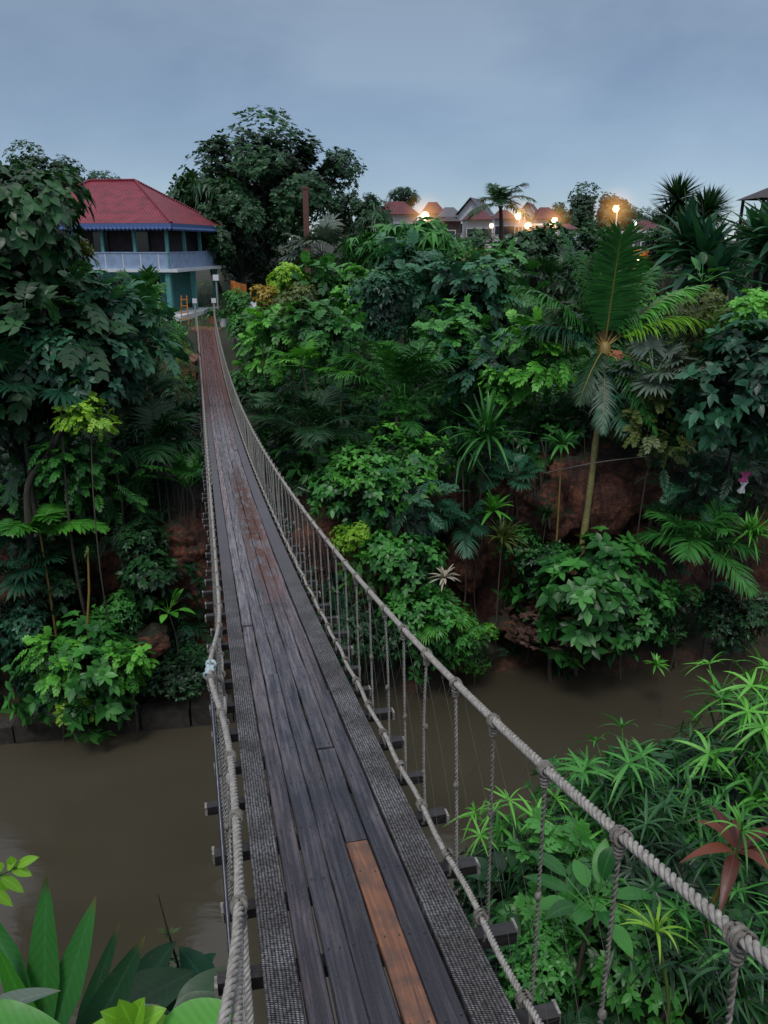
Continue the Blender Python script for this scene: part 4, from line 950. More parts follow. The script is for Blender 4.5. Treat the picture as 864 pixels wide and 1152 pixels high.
c4 = clump('leafy_twig', 'thin twig with lime leaves entering from the left edge over the water', 'plant', (-25, 1075, 2.2))
g = G(); p0 = np.array(c4.location); tube(g, np.array([p0, at(-20, 1010, 2.2), at(-2, 985, 2.2), at(20, 975, 2.2)])-p0, [.01, .008, .006, .004], 5); g.build('stem', 'stem_green', c4)
for b, t in (((18,975),(45,964)),((12,976),(35,985)),((15,972),(12,962)),((0,985),(25,1003)),((2,980),(-8,970)),((0,990),(8,1000)),((-10,1000),(12,1018)),((8,978),(20,966))):
    leaf_at(c4, (*b, 2.2), (*t, 2.2), .03, 'lime', (0, -.5, 1), .1, 'ovate', n=5)
c5 = clump('leafy_twig', 'dry dark twig sticking up before the brown water near the left rope', 'plant', (205, 1130, 2.5))
g = G(); p0 = np.array(c5.location); tube(g, np.array([p0, at(200, 1085, 2.5), at(188, 1045, 2.5), at(178, 1007, 2.5)])-p0, [.008, .006, .004, .002], 5); g.build('stem', 'bark_dark', c5)
g = G(); rosettes(g, np.array([at(189, 1052, 2.5)])-p0, np.array([Z]), 9, .05, .018, 1.1, .1); g.build('leaf_tuft', 'olive', c5)
N_('small','dark', 175,1110,2.9,.22,'little dark bush of tiny leaves at the foot of the dry twig')

# ------------------------------------------------------------------ the bridge
Y1 = 40.8; nrm_ = math.hypot(1, .233)
TV = np.array([-.233, 1, 0])/nrm_; PV = np.array([1, .233, 0])/nrm_
def deck(Y, off=0., dz=0.):
    Y = np.asarray(Y, float); z = CAMZ-1.93-.2*Y+.00358*Y**2
    return np.stack([.43-.233*Y, Y, z+dz], -1)+PV*np.asarray(off)[..., None]
def cable_h(Y): return .74+.385*np.exp(-np.asarray(Y, float)/1.7)+.22*(np.asarray(Y)/41)**3
B = tag(empty('rope_bridge', (.43, 0, 9.6)), 'long sagging rope footbridge with wet wooden deck leading over the river to the far bank', 'bridge')
B0 = np.array([.43, 0, 9.6])
def ribbon(g, ya, yb, o1, o2, dz=0., th=.032, tint=.5, step=.35, jit=None, rr=rs, zj=0.):
    n = max(2, int((yb-ya)/step)+1); ys = np.linspace(ya, yb, n)
    a = deck(ys, o1+(jit[0] if jit is not None else 0), dz+zj); b = deck(ys, o2+(jit[1] if jit is not None else 0), dz+zj)
    if jit is not None:
        wob = rr.randn(n)*.0022; a = a+PV*wob[:, None]; b = b+PV*(wob+rr.randn(n)*.001)[:, None]
    dn = np.array([0, 0, -th]); be = .004
    V = np.stack([a+dn, a-[0, 0, be], a+PV*be, b-PV*be, b-[0, 0, be], b+dn], 1)-B0
    offs = np.array([o1, o1, o1+be, o2-be, o2, o2]); s = ys*nrm_
    uv = np.stack([np.repeat(s, 6), np.tile(offs, n)], 1)
    i = np.arange(n-1)[:, None]*6; j = np.arange(6)[None]; j2 = (j+1) % 6
    F = np.stack([i+j, i+6+j, i+6+j2, i+j2], -1).reshape(-1, 4)
    e = (n-1)*6
    F = np.concatenate([F, [[0, 1, 4, 5], [1, 2, 3, 4], [e+5, e+4, e+1, e], [e+4, e+3, e+2, e+1]]])
    g.add(V.reshape(-1, 3), F, tint, 0, 0, uv)
SPC = .385
ys_h = .97+SPC*np.arange(-4, 110)
edges = [-.245, -.155, -.06, .042, .142, .24]
r = np.random.RandomState(77)
for row in range(5):
    y = -1.2+r.uniform(0, .5); first = True
    if row == 3:   # the row holding the new orange board
        segs = [(-1.3, .35, 'boards'), (.36, 2.72, 'new_board'), (2.735, 3.6, 'boards')]; y = 3.612
    else: segs = []
    k = 0
    while y < Y1-.05:
        L_ = r.uniform(4, 8); y2 = min(y+L_, Y1)
        if Y1-y2 < .6: y2 = Y1
        segs.append((y, y2, 'boards')); y = y2+r.uniform(.006, .02)
    for (a, b, m) in segs:
        g = G(); sc_ = 1+min(a, 12)*.25 if a > 4 else 1
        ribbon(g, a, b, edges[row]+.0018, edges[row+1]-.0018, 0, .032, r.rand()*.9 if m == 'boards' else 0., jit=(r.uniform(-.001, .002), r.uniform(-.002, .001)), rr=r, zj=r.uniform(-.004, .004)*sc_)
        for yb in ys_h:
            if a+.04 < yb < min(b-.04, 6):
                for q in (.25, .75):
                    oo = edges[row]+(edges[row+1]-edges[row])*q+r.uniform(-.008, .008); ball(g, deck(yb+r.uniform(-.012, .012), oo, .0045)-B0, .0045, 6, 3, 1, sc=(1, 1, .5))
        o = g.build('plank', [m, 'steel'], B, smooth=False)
        if m == 'new_board': o['label'] = 'fresh orange-brown board'
for s, (a, b) in ((-1, (-.365, -.25)), (1, (.245, .385))):
    g = G(); ribbon(g, -1.2, Y1, a, b, .006, .04, step=.12); o = g.build('edge_matting', 'woven', B, smooth=False)
# fraying cross ends of mat
SPC = .385
ys_h = .97+SPC*np.arange(-4, int((Y1-1.07)/SPC)+1)
ys_h = ys_h[(ys_h > -.9)]
r = np.random.RandomState(5)
stB, stH = G(), G()
def beam_geo(g, y, rr):
    ln = .53+rr.uniform(-.02, .03); c = deck(y, 0, -.072)-B0; rot = math.atan2(PV[1], PV[0])+rr.uniform(-.03, .03)
    sh = rr.uniform(.0, .04); c = c+PV*sh
    w = rr.uniform(.042, .056); h = rr.uniform(.045, .055)
    box(g, c, (2*ln, w, h), rot, 0)
    for s in (-1, 1): box(g, c+s*PV*(ln+.004)*1., (.012, w*.98, h*.98), rot, 1)
for i, y in enumerate(ys_h):
    if i < 98: g = G(); beam_geo(g, y, r); g.build('crossbeam', ['beam', 'end_grain'], B, smooth=False)
    else: beam_geo(stB, y, r)
if stB.V: o = stB.build('crossbeam', ['beam', 'end_grain'], B, smooth=False); o['kind'] = 'stuff'
LX = .43
def edge_pt(y, s): return deck(y, s*LX, .015)
def cab_pt(y, s):
    y = np.asarray(y, float); out = .02 if s > 0 else .06*np.exp(-((y-3.0)/.5)**2)+.11*np.exp(-((y-.55)/.5)**2)-.005
    return deck(y, s*(.42+out), cable_h(y))
def hanger_geo(gr, gk, y, s, near, gk2=None, gk3=None):
    top = cab_pt(y, s)-B0; bot = edge_pt(y+r.uniform(-.04, .04), s)-B0+PV*s*.03-[0, 0, .06]
    mid = (top+bot)/2+r.randn(3)*[.008, .008, 0]
    pts = np.array([top-[0, 0, .03], mid, bot])
    if near:
        t = np.linspace(0, 1, 12)[:, None]; pts = (1-t)**2*pts[0]+2*t*(1-t)*pts[1]+t*t*pts[2]
        rope(gr, pts, .0068, .04, 2, 4, 7)
        # knot: wraps round the cable, a twisted lump below
        tc = unit(cab_pt(y+.1, s)-cab_pt(y-.1, s))
        kr = .0 if s > 0 else -.005
        for q in range(4): torus(gk, top+tc*(q-1.5)*.0085+[0, 0, -.004], tc+r.randn(3)*.16, .0185+kr+.002*r.rand(), .0048, 14, 5)
        ball(gk, top-[0, 0, .046], .013, 8, 5, jit=.25, sc=(1, 1, 1.6))
        for q in range(3): torus(gk, top-[0, 0, .032+.011*q], Z+r.randn(3)*.25, .0135-.002*q, .0048, 10, 5)
        gk = gk2; mk_ = bot+(top-bot)*r.uniform(.4, .6); ball(gk, mk_, .012, 6, 4, jit=.2, sc=(1, 1, 1.5))
        gk = gk3; te = unit(edge_pt(y+.1, s)-edge_pt(y-.1, s)); eb = edge_pt(y, s)-B0
        for q in range(3): torus(gk, eb+te*(q-1)*.013, te+r.randn(3)*.22, .02, .0065, 10, 5)
        torus(gk, eb-[0, 0, .05]+te*.0, PV+r.randn(3)*.1, .045, .006, 12, 5)
    else:
        tube(gr, pts, .0085, 4); tc = unit(cab_pt(y+.1, s)-cab_pt(y-.1, s)); torus(gk, top, tc, .028, .009, 6, 4); torus(gk3 or gk, edge_pt(y, s)-B0, tc, .026, .008, 6, 4)
for s in (1, -1):
    for i, y in enumerate(ys_h):
        if y < .2: continue
        if i < 52:
            gr, gk, gk2, gk3 = G(), G(), G(), G(); hanger_geo(gr, gk, y, s, y < 9, gk2, gk3); o = gr.build('hanger', 'rope_dark' if y < 2.5 else 'rope', B)
            for q in (gk, gk2, gk3):
                if q.n: q.build('knot', 'rope_dark' if y < 7 else 'rope', o)
        else: hanger_geo(stH, stH, y, s, False)
o = stH.build('hanger', 'rope', B); o['kind'] = 'stuff'
for s in (1, -1):
    g = G(); y = np.linspace(-.8, 10, 80); rope(g, cab_pt(y, s)-B0, .0138 if s > 0 else .0108, .062, 3, 6, 10)
    y = np.linspace(10, Y1, 60); tube(g, cab_pt(y, s)-B0, .017, 6); g.build('handrail_rope', 'rope', B)
    g = G(); y = np.linspace(-.8, 9, 80); rope(g, edge_pt(y, s)+PV*.006*np.sin(y*9)[:, None]-B0, .0125, .05, 3, 5, 8)
    y = np.linspace(9, Y1, 60); tube(g, edge_pt(y, s)-B0, .016, 5); g.build('edge_rope', 'rope', B)
# extra slack ropes at the near left
for (pts, rd) in (([cab_pt(.2, -1)+[-.0, 0, 0], cab_pt(1.45, -1)-[0, 0, .05], edge_pt(2.2, -1)+[.0, 0, .03], edge_pt(3.2, -1)+[-.02, 0, .03]], .010), ([cab_pt(1.9, -1)-[0, 0, .05], edge_pt(1.5, -1)+[.01, 0, .1], edge_pt(.7, -1)+[.03, 0, .05]], .011), ([cab_pt(3.05, -1)-[0, 0, .04], edge_pt(4.0, -1)+[0, 0, .3], edge_pt(4.5, -1)], .012)):
    g = G(); P3 = np.array(pts); t = np.linspace(0, len(P3)-1, 30); q = np.stack([np.interp(t, range(len(P3)), P3[:, k]) for k in range(3)], 1)
    for _ in range(5): q[1:-1] = (q[:-2]+2*q[1:-1]+q[2:])/4
    rope(g, q-B0, rd, .045, 3, 5, 8); g.build('slack_rope', 'rope', B)
g = G(); cpt = cab_pt(3.0, -1)-B0; ball(g, cpt, .02, 10, 7, jit=.35, sc=(1, 1.3, 1)); torus(g, cpt+[0, .03, .01], (0, 1, 0), .018, .008, 10, 5); torus(g, cpt-[0, .03, .01], (.2, 1, .2), .018, .007, 10, 5); g.build('cloth_knot', 'blue_cloth', B)
g = G(); tube(g, np.array([cpt, edge_pt(2.2, -1)-B0+[-.04, 0, -.02], edge_pt(1.9, -1)-B0+[-.03, 0, -.3]]), .008, 6); g.build('steel_rod', 'steel', B)
# diagonal wire netting
for s in (1, -1):
    g = G(); st = .27
    for dirn in (1, -1):
        for y in np.arange(.2, 14, st if dirn > 0 else st*1.0):
            sp = .62; t = np.linspace(0, 1, 7); yy = y+sp*t
            hh = t if dirn > 0 else 1-t; bot = edge_pt(yy, s)-B0; top = cab_pt(yy, s)-B0
            tube(g, bot+(top-bot)*hh[:, None]+PV*.012*s*np.sin(math.pi*t)[:, None], .0007+.00008*y*.5, 3, cap=False)
    g.build('netting', 'wire', B)
# end posts on the far bank
for s in (1, -1):
    p = deck(Y1+.05, s*.47)-B0; g = G(); box(g, p+[0, 0, .3], (.1, .1, 2.1), .23); box(g, p+[0, 0, 1.42], (.22, .16, .22), .23, 1)
    g.build('end_post', ['rope', 'plastic_white'], B, smooth=False)
p = deck(Y1+3.4, .75); p[2] = H(p[0], p[1]); g = G()
tube(g, np.array([[0, 0, -.1], [0, 0, 2.2]]), .045, 6); box(g, (0, 0, 2.32), (.3, .2, .3), 0, 1); tag(g.build('lamp_post', ['rope', 'plastic_white'], loc=tuple(p), smooth=False), 'thin post with a white box on top, behind the right end of the bridge', 'post')
# landing and path at the far end
g = G(); c = deck(Y1+1.6, 0); box(g, (0, 0, 0), (1.5, 3.1, .5), math.atan2(PV[1], PV[0])); tag(g.build('path', 'paving', loc=(c[0], c[1], deck(Y1, 0)[2]-.26), smooth=False), kind='structure')
g = G(); box(g, (0, 0, 0), (1.3, 2.4, 1.2)); c = at(212, 402, 35); tag(g.build('terrace', 'paving', loc=(c[0]-.1, c[1], c[2]-.6), smooth=False), kind='structure')
# near abutment
g = G(); box(g, (0, 0, 0), (1.3, 1.4, .4)); tag(g.build('pavement', 'concrete', loc=(.6, -1.0, 9.78), smooth=False), kind='structure')

# ------------------------------------------------------------------ the red-roofed house
def house():
    gz = 8.3
    root = tag(empty('veranda_house', (-11.6, 44.2, gz), math.radians(-6.6)), 'two-storey house with red tin hip roof and pale blue balcony beyond the bridge', 'house')
    W, Dp = 9., 8.; zf = 2.35; ze = 4.75; zr = 7.15
    def ob(g, n, m, p=root, smooth=False): return g.build(n, m, p, smooth)
    g = G(); box(g, (-W/2, Dp/2+.9, ze/2+zf/2), (W-1.6, Dp-2.2, ze-zf)); ob(g, 'upper_wall', 'house_wall')
    g = G(); box(g, (-W/2-.4, Dp/2+.9, zf/2-.1), (W-2.2, Dp-2.2, zf)); ob(g, 'lower_wall', 'teal')
    g = G(); box(g, (-W/2+.1, Dp/2, zf), (W+.9, Dp+.5, .16)); ob(g, 'balcony_slab', 'white_paint')
    o = .55; e = [(-W-o, -o), (o, -o), (o, Dp+o), (-W-o, Dp+o)]; rl = (-W/2-1.35, Dp/2); rr2 = (-W/2+1.35, Dp/2)
    g = G()
    E = [np.array([x, y, ze]) for x, y in e]; R1 = np.array([*rl, zr]); R2 = np.array([*rr2, zr])
    quad(g, E[0], E[1], R2, R1); quad(g, E[2], E[3], R1, R2)
    for a, b, c in ((E[1], E[2], R2), (E[3], E[0], R1)): quad(g, a, b, c+(b-a)*.004, c-(b-a)*.004)
    rf = ob(g, 'roof', 'tin_red')
    g = G()
    for a, b in ((R1, R2), (E[1], R2), (E[0], R1), (E[2], R2), (E[3], R1)): tube(g, np.array([a, b])+[0, 0, .03], .07, 6)
    ob(g, 'ridge_cap', 'tin_red', rf)
    g = G()
    for i in range(4):
        a, b = E[i], E[(i+1) % 4]; c = (a+b)/2; d = b-a; box(g, c-[0, 0, .14], (np.linalg.norm(d)+.06, .06, .26), math.atan2(d[1], d[0]))
    n = 44
    for i in range(n): x = -W-o+(W+2*o)*(i+.5)/n; ball(g, (x, -o-.03, ze-.28), .1, 6, 4)
    for i in range(34): y = -o+(Dp+2*o)*(i+.5)/34; ball(g, (o+.03, y, ze-.28), .1, 6, 4)
    ob(g, 'fascia', 'trim_blue')
    for x in (-W, -W+1.9, -W+3.8, -3.6, -1.8, 0):
        g = G(); box(g, (x, 0, (zf+ze)/2), (.16, .16, ze-zf-.1)); ob(g, 'upper_column', 'teal')
    for y in (2.6, 5.2, Dp): g = G(); box(g, (0, y, (zf+ze)/2), (.16, .16, ze-zf-.1)); ob(g, 'upper_column', 'teal')
    for x in (-2.1, -.1): g = G(); box(g, (x, .05, zf/2-.15), (.26, .26, zf)); ob(g, 'lower_column', 'teal')
    for y in (3.9, Dp-.1): g = G(); box(g, (-.1, y, zf/2-.15), (.26, .26, zf)); ob(g, 'lower_column', 'teal')
    for x in (-5, -7.8): g = G(); box(g, (x, .05, zf/2-.15), (.26, .26, zf)); ob(g, 'lower_column', 'teal')
    g = G(); box(g, (-W/2, -.06, zf+.48), (W, .07, .8)); box(g, (.06, Dp/2, zf+.48), (.07, Dp, .8)); box(g, (-W/2, -.06, zf+.92), (W+.1, .13, .07)); box(g, (.06, Dp/2, zf+.92), (.13, Dp, .07)); bal = ob(g, 'balustrade', 'wall_blue')
    g = G()
    for i in range(9): x = -W+.5+i; box(g, (x, -.105, zf+.48), (.05, .02, .74))
    ob(g, 'panel_strip', 'white_paint', bal)
    for x in (-2.2, -4.6, -6.8):
        g = G(); box(g, (x, 1.9, zf+1.35), (.95, .06, 1.5)); f = ob(g, 'window_frame', 'dark_roof'); g = G(); box(g, (x, 1.86, zf+1.35), (.8, .03, 1.34)); ob(g, 'pane', 'glass_dark', f)
    g = G(); box(g, (-1.9, 1.9, 1.0), (1.1, .08, 2.0)); ob(g, 'door', 'dark_void')
    g = G(); box(g, (-4, 1.9, 1.3), (1.1, .06, .9)); ob(g, 'window', 'glass_dark')
    g = G(); box(g, (-W/2+.2, Dp/2, -.12), (W+1, Dp+1, .3)); ob(g, 'plinth', 'white_paint')
house()
# small things at the far landing
def flowerpot(px, py, Y, label):
    p = at(px, py, Y); p[2] = max(H(p[0], p[1]), 7.6); root = tag(empty('potted_plant', p), label, 'potted plant')
    g = G(); tube(g, np.array([[0, 0, 0], [0, 0, .38], [0, 0, .45]]), [.15, .22, .24], 10); g.build('pot', 'terracotta' if 'clay' in label else 'plastic_white', root)
    g = G(); P, O, C, rad = lobes(np.random.RandomState(3), 40, .35); rosettes(g, P+[0, 0, .65], O, 5, .15, .08); g.build('foliage', 'mid', root)
flowerpot(252, 372, 42.2, 'pale flower pot with green leaves right of the far bridge end')
flowerpot(240, 369, 43.4, 'clay flower pot behind the far end of the bridge deck')
def chair(px, py, Y, label):
    p = at(px, py, Y); p[2] = H(p[0], p[1]); root = tag(empty('garden_chair', p, -.5), label, 'chair')
    g = G(); box(g, (0, 0, .45), (.5, .5, .05)); g.build('seat', 'plastic_white', root, False)
    g = G(); box(g, (0, .24, .75), (.5, .05, .6), rx=-.15); g.build('backrest', 'plastic_white', root, False)
    for x in (-.22, .22):
        for y in (-.22, .22): g = G(); box(g, (x, y, .22), (.05, .05, .45)); g.build('leg', 'plastic_white', root, False)
        g = G(); box(g, (x*1.1, 0, .68), (.05, .5, .04)); g.build('armrest', 'plastic_white', root, False)
chair(282, 352, 44, 'white plastic garden chair on the lawn right of the bridge end')
p = at(345, 262, 47); g = G(); zb = H(p[0], p[1]); box(g, (0, 0, (14.9-zb)/2), (.3, .3, 14.9-zb)); box(g, (0, 0, 14.95-zb), (.36, .36, .12)); tag(g.build('brick_pillar', 'brick_red', loc=(p[0], p[1], zb), smooth=False), 'tall slim red brick chimney pillar under the big dark tree', 'pillar')
p = at(268, 318, 47); zb = H(p[0], p[1]); rt = tag(empty('painted_opening', (p[0], p[1], zb)), 'orange sheet on a frame standing in for a sunlit opening by the trunk of the dark tree', 'cloth')  # added sheet, its orange stands in for the light of an opening
g = G(); t = np.linspace(0, 1, 9)
for i in range(8):
    a, b = t[i], t[i+1]; f = lambda u: (-.45+.9*u, .16*math.sin(9*u)); quad(g, (*f(a), 1.0), (*f(b), 1.0), (*f(b), 1.9-.25*b), (*f(a), 1.9-.25*a))
g.build('cloth', 'orange', rt)  # wavy sheet, light of the opening put into its orange colour
g = G(); tube(g, np.array([[-.47, 0, 0], [-.47, 0, 2.1]]), .03, 6); tube(g, np.array([[.47, 0, 0], [.47, 0, 2.1]]), .03, 6); g.build('frame', 'bark_dark', rt)
def ladder():
    p = at(207, 352, 43); zb = H(p[0], p[1]); g = G()
    for x in (-.2, .2): tube(g, np.array([[x, 0, 0], [x*.7, .3, 1.5]]), .03, 4)
    for k in range(4): box(g, (0, .06+k*.07, .3+k*.33), (.38, .04, .05))
    tag(g.build('step_ladder', 'orange', loc=(p[0], p[1], zb), smooth=False), 'little orange step ladder before the teal column of the house', 'ladder')
ladder()

# ------------------------------------------------------------------ village
def vhouse(px0, px1, pyt, pye, Y, label, roof='tin_maroon', gable=False, wall='wall_white', ridge=.35, base=262, nwin=3, rz=0.):
    a = at(px0, pye, Y); b = at(px1, pye, Y); c = (a+b)/2; W = b[0]-a[0]; zt = at((px0+px1)/2, pyt, Y)[2]; ze = a[2]; gz = H(c[0], Y)-.3; D_ = max(5., W*.8)
    root = tag(empty('village_house', (c[0], Y, gz), rz), label, 'house', 'village houses')
    ze -= gz; zt -= gz; w = W/2*.9
    g = G(); box(g, (0, D_/2, ze/2), (2*w, D_*.9, ze)); g.build('wall', wall, root, False)
    g = G(); hw = W/2; y0, y1 = -.3, D_+.3
    if gable:      # ridge runs away from the viewer, gable faces us
        quad(g, (-hw, y0, ze), (-hw, y1, ze), (0, y1, zt), (0, y0, zt)); quad(g, (0, y0, zt), (0, y1, zt), (hw, y1, ze), (hw, y0, ze))
        g.build('roof', roof, root, False)
        g = G(); quad(g, (-w, .02+D_*.05, ze-.02), (w, .02+D_*.05, ze-.02), (.02, .02+D_*.05, zt-.12), (-.02, .02+D_*.05, zt-.12)); g.build('gable', 'white_paint', root, False)
    else:
        rw = hw*ridge; ym = (y0+y1)/2
        quad(g, (-hw, y0, ze), (hw, y0, ze), (rw, ym, zt), (-rw, ym, zt)); quad(g, (hw, y1, ze), (-hw, y1, ze), (-rw, ym, zt), (rw, ym, zt))
        quad(g, (hw, y0, ze), (hw, y1, ze), (rw, ym+.02, zt), (rw, ym-.02, zt)); quad(g, (-hw, y1, ze), (-hw, y0, ze), (-rw, ym-.02, zt), (-rw, ym+.02, zt))
        g.build('roof', roof, root, False)
    for i in range(nwin):
        x = -w+2*w*(i+.5)/nwin; z = ze-1.3
        g = G(); box(g, (x, D_*.05-.03, z), (.9, .08, 1.1)); f = g.build('window', 'white_paint', root, False); g = G(); box(g, (x, D_*.05-.08, z), (.74, .04, .94)); g.build('pane', 'glass_dark', f, False)
vhouse(421,472,225,241,80,'white village house with long red hip roof, leftmost of the village')
vhouse(474,502,226,240,96,'village house whose red roof peeks between the left house and grey gable',roof='tin_maroon')
vhouse(512,546,222,242,88,'village house with white gable triangle under a steep grey roof',roof='grey_roof',gable=True,rz=-.35)
vhouse(492,522,232,244,92,'low grey-roofed village house left of the white gable triangle',roof='grey_roof')
vhouse(524,556,234,247,80,'village house with maroon roof left of the village palm')
vhouse(578,607,227,246,92,'village house with white gable and red roof right of the village palm',gable=True,rz=-.3)
vhouse(602,632,232,246,90,'rightmost red-roofed house of the village cluster behind the shelter')
vhouse(496,520,243,249,78,'dark low outbuilding in front of the grey roofs',roof='dark_roof',wall='house_wall',nwin=1)
vhouse(556,582,235,246,99,'small red-roofed village house directly behind the lone village palm')
vhouse(634,652,251,258,84,'small hut with dark red roof right of the shelter, under the ridge trees',nwin=1)
vhouse(722,750,247,259,62,'small red-roofed hut beside the single street lamp',roof='tin_maroon',wall='house_wall',nwin=2)
def shelter(px0, px1, py, Y, label, mat='white_paint', hgt=1.6):
    a = at(px0, py, Y); b = at(px1, py, Y); c = (a+b)/2; W = b[0]-a[0]; gz = H(c[0], Y)-.1; z = a[2]-gz
    root = tag(empty('open_shelter', (c[0], Y, gz)), label, 'shelter')
    g = G(); box(g, (0, 0, z), (W, 3, .16)); g.build('roof', mat, root, False)
    for x in (-W/2+.2, W/2-.2):
        for y in (-1.2, 1.2): g = G(); box(g, (x, y, z/2), (.12, .12, z)); g.build('post', 'wall_white', root, False)
shelter(590,632,262,72,'long low shelter with flat white roof under the lamps')
shelter(597,622,253,74,'upper flat canopy on posts between two lamps')
shelter(705,728,261,58,'flat pale canopy left of the small red-roofed hut')
p = at(650, 268, 60); zb = H(p[0], p[1]); g = G(); box(g, (0, 0, (p[2]-zb)), (1.7, .8, .7)); box(g, (0, .1, (p[2]-zb)/2), (1.4, .5, p[2]-zb)); tag(g.build('water_tank', 'blue_cloth', loc=(p[0], p[1], zb), smooth=False), 'pale bluish tank at the foot of the far ridge', 'tank')
def pavilion():
    p = at(872, 232, 44); zb = H(p[0], p[1]); root = tag(empty('garden_pavilion', (p[0], p[1], zb)), 'dark-roofed pavilion on posts cut by the right edge of the picture', 'pavilion')
    ze = at(850, 224, 44)[2]-zb; g = G(); E = [np.array([x, y, ze]) for x, y in ((-1.5, -1.5), (1.5, -1.5), (1.5, 1.5), (-1.5, 1.5))]; ap = np.array([0, 0, ze+.75])
    for i in range(4): a, b = E[i], E[(i+1) % 4]; quad(g, a, b, ap+(b-a)*.004, ap-(b-a)*.004)
    g.build('roof', 'dark_roof', root, False)
    for x in (-1.2, 1.2):
        for y in (-1.2, 1.2): g = G(); box(g, (x, y, ze/2), (.13, .13, ze)); g.build('post', 'bark_dark', root, False)
    g = G(); box(g, (0, 0, ze-1.1), (2.3, 2.3, .12)); box(g, (0, -1.2, ze-.7), (2.3, .05, .7)); g.build('railing', 'brick_red', root, False)
pavilion()
def lamp(px, py, Y, label, mat='bulb_warm', R=1.5, e=60, halo_=True, br=.16, name='street_lamp'):
    p = at(px, py, Y); zb = H(p[0], p[1]); h = p[2]-zb; root = tag(empty(name, (p[0], p[1], zb)), label, 'lamp', 'glowing lamps of the village')
    g = G(); tube(g, np.array([[.12, .05, 0], [.12, .05, h+.2]]), [.07, .05], 6); tube(g, np.array([[.12, .05, h+.2], [0, 0, h+.2]]), .03, 5); box(g, (0, 0, h+.22), (.4, .26, .06)); g.build('pole', 'wall_white', root)
    g = G(); ball(g, (0, 0, 0), br, 12, 8); g.build('lamp_bulb', mat, root, loc=(0, 0, h))
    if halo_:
        g = G(); ball(g, (0, 0, 0), 1., 20, 14); o = g.build('painted_lamp_glow', 'halo_warm', root, loc=(0, 0, h)); o.scale = (R*1.3,)*3  # self-emitting sphere painted in for the lamp's glow, nothing scatters here
    ld = bpy.data.lights.new('lamp_light', 'POINT'); ld.energy = e*.1; ld.color = (1, .6, .28); ld.shadow_soft_size = .35
    lo = bpy.data.objects.new('lamp_light', ld); COL.objects.link(lo); lo.parent = root; lo.location = (0, -.5, h-.1)
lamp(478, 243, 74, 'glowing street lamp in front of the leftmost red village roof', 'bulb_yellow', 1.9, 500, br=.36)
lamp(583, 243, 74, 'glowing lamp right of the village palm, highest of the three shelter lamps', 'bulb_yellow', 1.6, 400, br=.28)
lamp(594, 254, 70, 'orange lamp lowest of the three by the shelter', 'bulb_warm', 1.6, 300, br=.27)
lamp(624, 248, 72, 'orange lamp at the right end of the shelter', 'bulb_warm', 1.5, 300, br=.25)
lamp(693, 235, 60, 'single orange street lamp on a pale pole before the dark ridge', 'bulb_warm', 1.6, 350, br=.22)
lamp(714, 251, 64, 'small cool white lamp beside the red-roofed hut', 'bulb_white', 1, 30, False, .16)
lamp(553, 254, 76, 'small pinkish lamp left of the village palm trunk', 'bulb_pink', 1, 80, False, .22)
lamp(568, 281, 62, 'low pinkish lamp below the village palm', 'bulb_pink', 1, 60, False, .2)
p = at(719, 293, 52); zb = H(p[0], p[1]); root = tag(empty('lit_wall', (p[0], p[1], zb)), 'small wall warmly lit by a lantern between the big palm and the sword-leaf tree', 'wall')
g = G(); box(g, (0, .6, p[2]-zb), (1.5, .15, 1.3)); box(g, (0, .6, (p[2]-zb)/2), (1.2, .12, p[2]-zb)); g.build('wall', 'orange', root, False)
g = G(); ball(g, (0, 0, 0), .16, 10, 8); g.build('lantern', 'bulb_yellow', root, loc=(0, 0, p[2]-zb))
ld = bpy.data.lights.new('lamp_light', 'POINT'); ld.energy = 40; ld.color = (1, .6, .25); ld.shadow_soft_size = .1; lo = bpy.data.objects.new('lamp_light', ld); COL.objects.link(lo); lo.parent = root; lo.location = (0, -.2, p[2]-zb)

# line with rag over the cliff
def line(pts, rad, name, label, mat='rope'):
    P3 = np.array([at(*p) for p in pts]); t = np.linspace(0, len(P3)-1, 60); q = np.stack([np.interp(t, range(len(P3)), P3[:, k]) for k in range(3)], 1)
    for _ in range(12): q[1:-1] = (q[:-2]+2*q[1:-1]+q[2:])/4
    g = G(); tube(g, q-q[0], rad, 5); tag(g.build(name, mat, loc=tuple(q[0])), label, 'rope')
line([(600,535,21.4),(670,520,21.3),(740,512,21.5),(790,510,21.4),(840,517,20.9),(900,528,20.9)], .016, 'clothesline', 'slack line strung across the red cliff to the right edge', 'wire')
line([(335,548,20.6),(350,554,20.6),(372,552,20.6)], .012, 'string', 'short string stretched in the dark behind the right hangers')
def rag():
    p = at(840, 518, 20.88); root = tag(empty('rag', p), 'pink and white strip of cloth hanging from the line at the right edge', 'cloth')
    g = G(); tube(g, np.array([[0, 0, .9], [.02, 0, 0], [0, 0, -.3]]), .012, 5); g.build('string', 'rope', root)
    for (z0, z1, m, w) in ((-.3, -.62, 'pink', .12), (-.55, -.95, 'plastic_white', .09)):
        g = G(); zz = np.linspace(z0, z1, 7); xs_ = np.linspace(-1, 1, 6)
        V = np.array([[x*w*(1+.3*math.sin(i*1.7))+.02*math.sin(i), .05*math.sin(x*4+i)-(.03 if m == 'pink' else 0), z] for i, z in enumerate(zz) for x in xs_])
        I = np.arange(42).reshape(7, 6); g.add(V, np.stack([I[:-1, :-1], I[:-1, 1:], I[1:, 1:], I[1:, :-1]], -1).reshape(-1, 4)); g.build('cloth_strip', m, root)
rag()

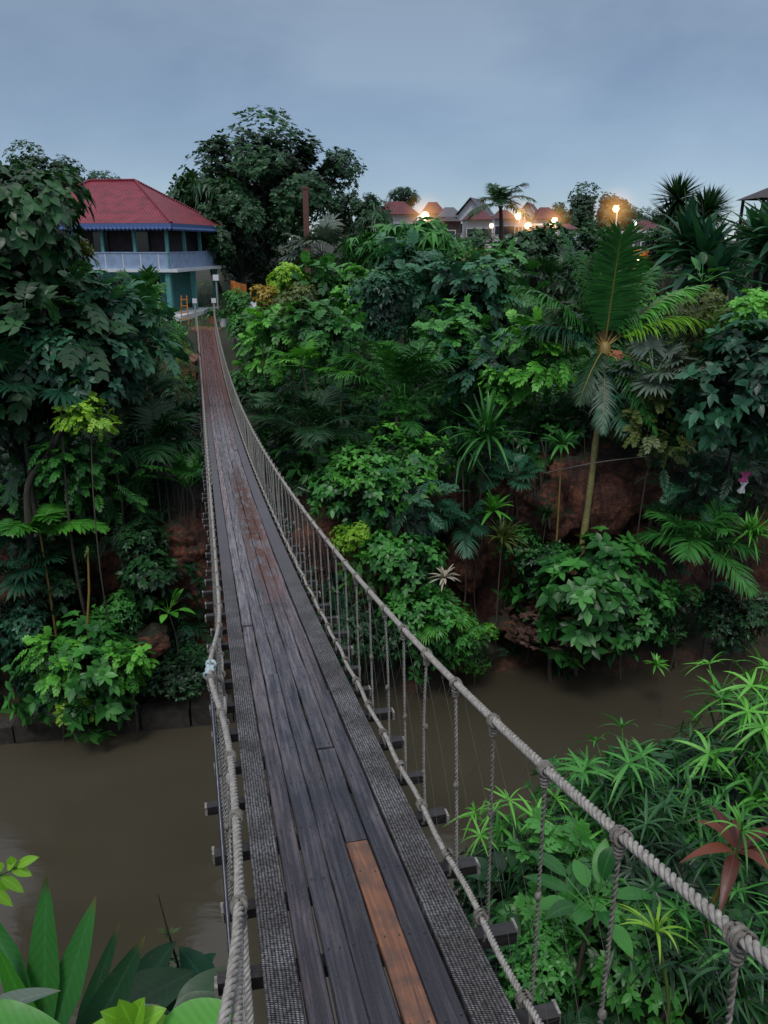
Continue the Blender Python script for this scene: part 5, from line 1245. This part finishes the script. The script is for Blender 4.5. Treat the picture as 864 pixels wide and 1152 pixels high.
# ------------------------------------------------------------------ light: overcast dusk
w = bpy.data.worlds.new('World'); S.world = w; w.use_nodes = True; nt = w.node_tree; nt.nodes.clear(); L = nt.links
SE, SA = math.radians(58), math.radians(200)
sky = nt.nodes.new('ShaderNodeTexSky'); sky.sky_type = 'NISHITA'; sky.sun_disc = False; sky.sun_elevation = SE; sky.sun_rotation = SA; sky.dust_density = 0.; sky.air_density = .7; sky.ozone_density = 2.2
b1 = nd(nt, 'ShaderNodeBackground', i_Strength=.05); L.new(sky.outputs[0], b1.inputs[0])
tc = nd(nt, 'ShaderNodeTexCoord'); sp = nd(nt, 'ShaderNodeSeparateXYZ'); L.new(tc.outputs['Generated'], sp.inputs[0])
mp = nd(nt, 'ShaderNodeMapping'); mp.inputs['Scale'].default_value = (1.6, 1.6, 3.6); L.new(tc.outputs['Generated'], mp.inputs[0])
nz = nd(nt, 'ShaderNodeTexNoise', i_Scale=2.1, i_Detail=7., i_Roughness=.52, i_Distortion=.3); L.new(mp.outputs[0], nz.inputs['Vector'])
gr = ramp(nt, [(0, (.1,.125,.175)), (.06, (.122,.152,.195)), (.16, (.152,.186,.218)), (.28, (.165,.198,.228)), (.5, (.5,.52,.56)), (1, (.92,.94,.96))], sp.outputs[2])
cl = mixc(nt, (.76, .79, .83), (1.24, 1.22, 1.19), ramp(nt, [(.36, 0), (.64, 1)], nz.outputs[0]).outputs[0])
cc = mixc(nt, gr.outputs[0], cl, 1., 'MULTIPLY')
b2 = nd(nt, 'ShaderNodeBackground', i_Strength=1.); L.new(cc, b2.inputs[0])
ad = nt.nodes.new('ShaderNodeAddShader'); L.new(b1.outputs[0], ad.inputs[0]); L.new(b2.outputs[0], ad.inputs[1])
wo = nt.nodes.new('ShaderNodeOutputWorld'); L.new(ad.outputs[0], wo.inputs[0])
sd = bpy.data.lights.new('sun', 'SUN'); sd.energy = 1.4; sd.angle = math.radians(16); sd.color = (1, .97, .92)
so = bpy.data.objects.new('sun', sd); COL.objects.link(so)
dv = Vector((math.sin(SA)*math.cos(SE), math.cos(SA)*math.cos(SE), math.sin(SE)))
so.rotation_euler = dv.to_track_quat('Z', 'Y').to_euler()
S.view_settings.view_transform = 'Standard'; S.view_settings.look = 'None'; S.view_settings.exposure = 0
S.render.engine = 'CYCLES'
c = S.cycles; c.max_bounces = 6; c.diffuse_bounces = 3; c.glossy_bounces = 2; c.transmission_bounces = 3; c.transparent_max_bounces = 6; c.volume_bounces = 0
c.use_denoising = True; c.use_adaptive_sampling = True; c.sample_clamp_indirect = 4
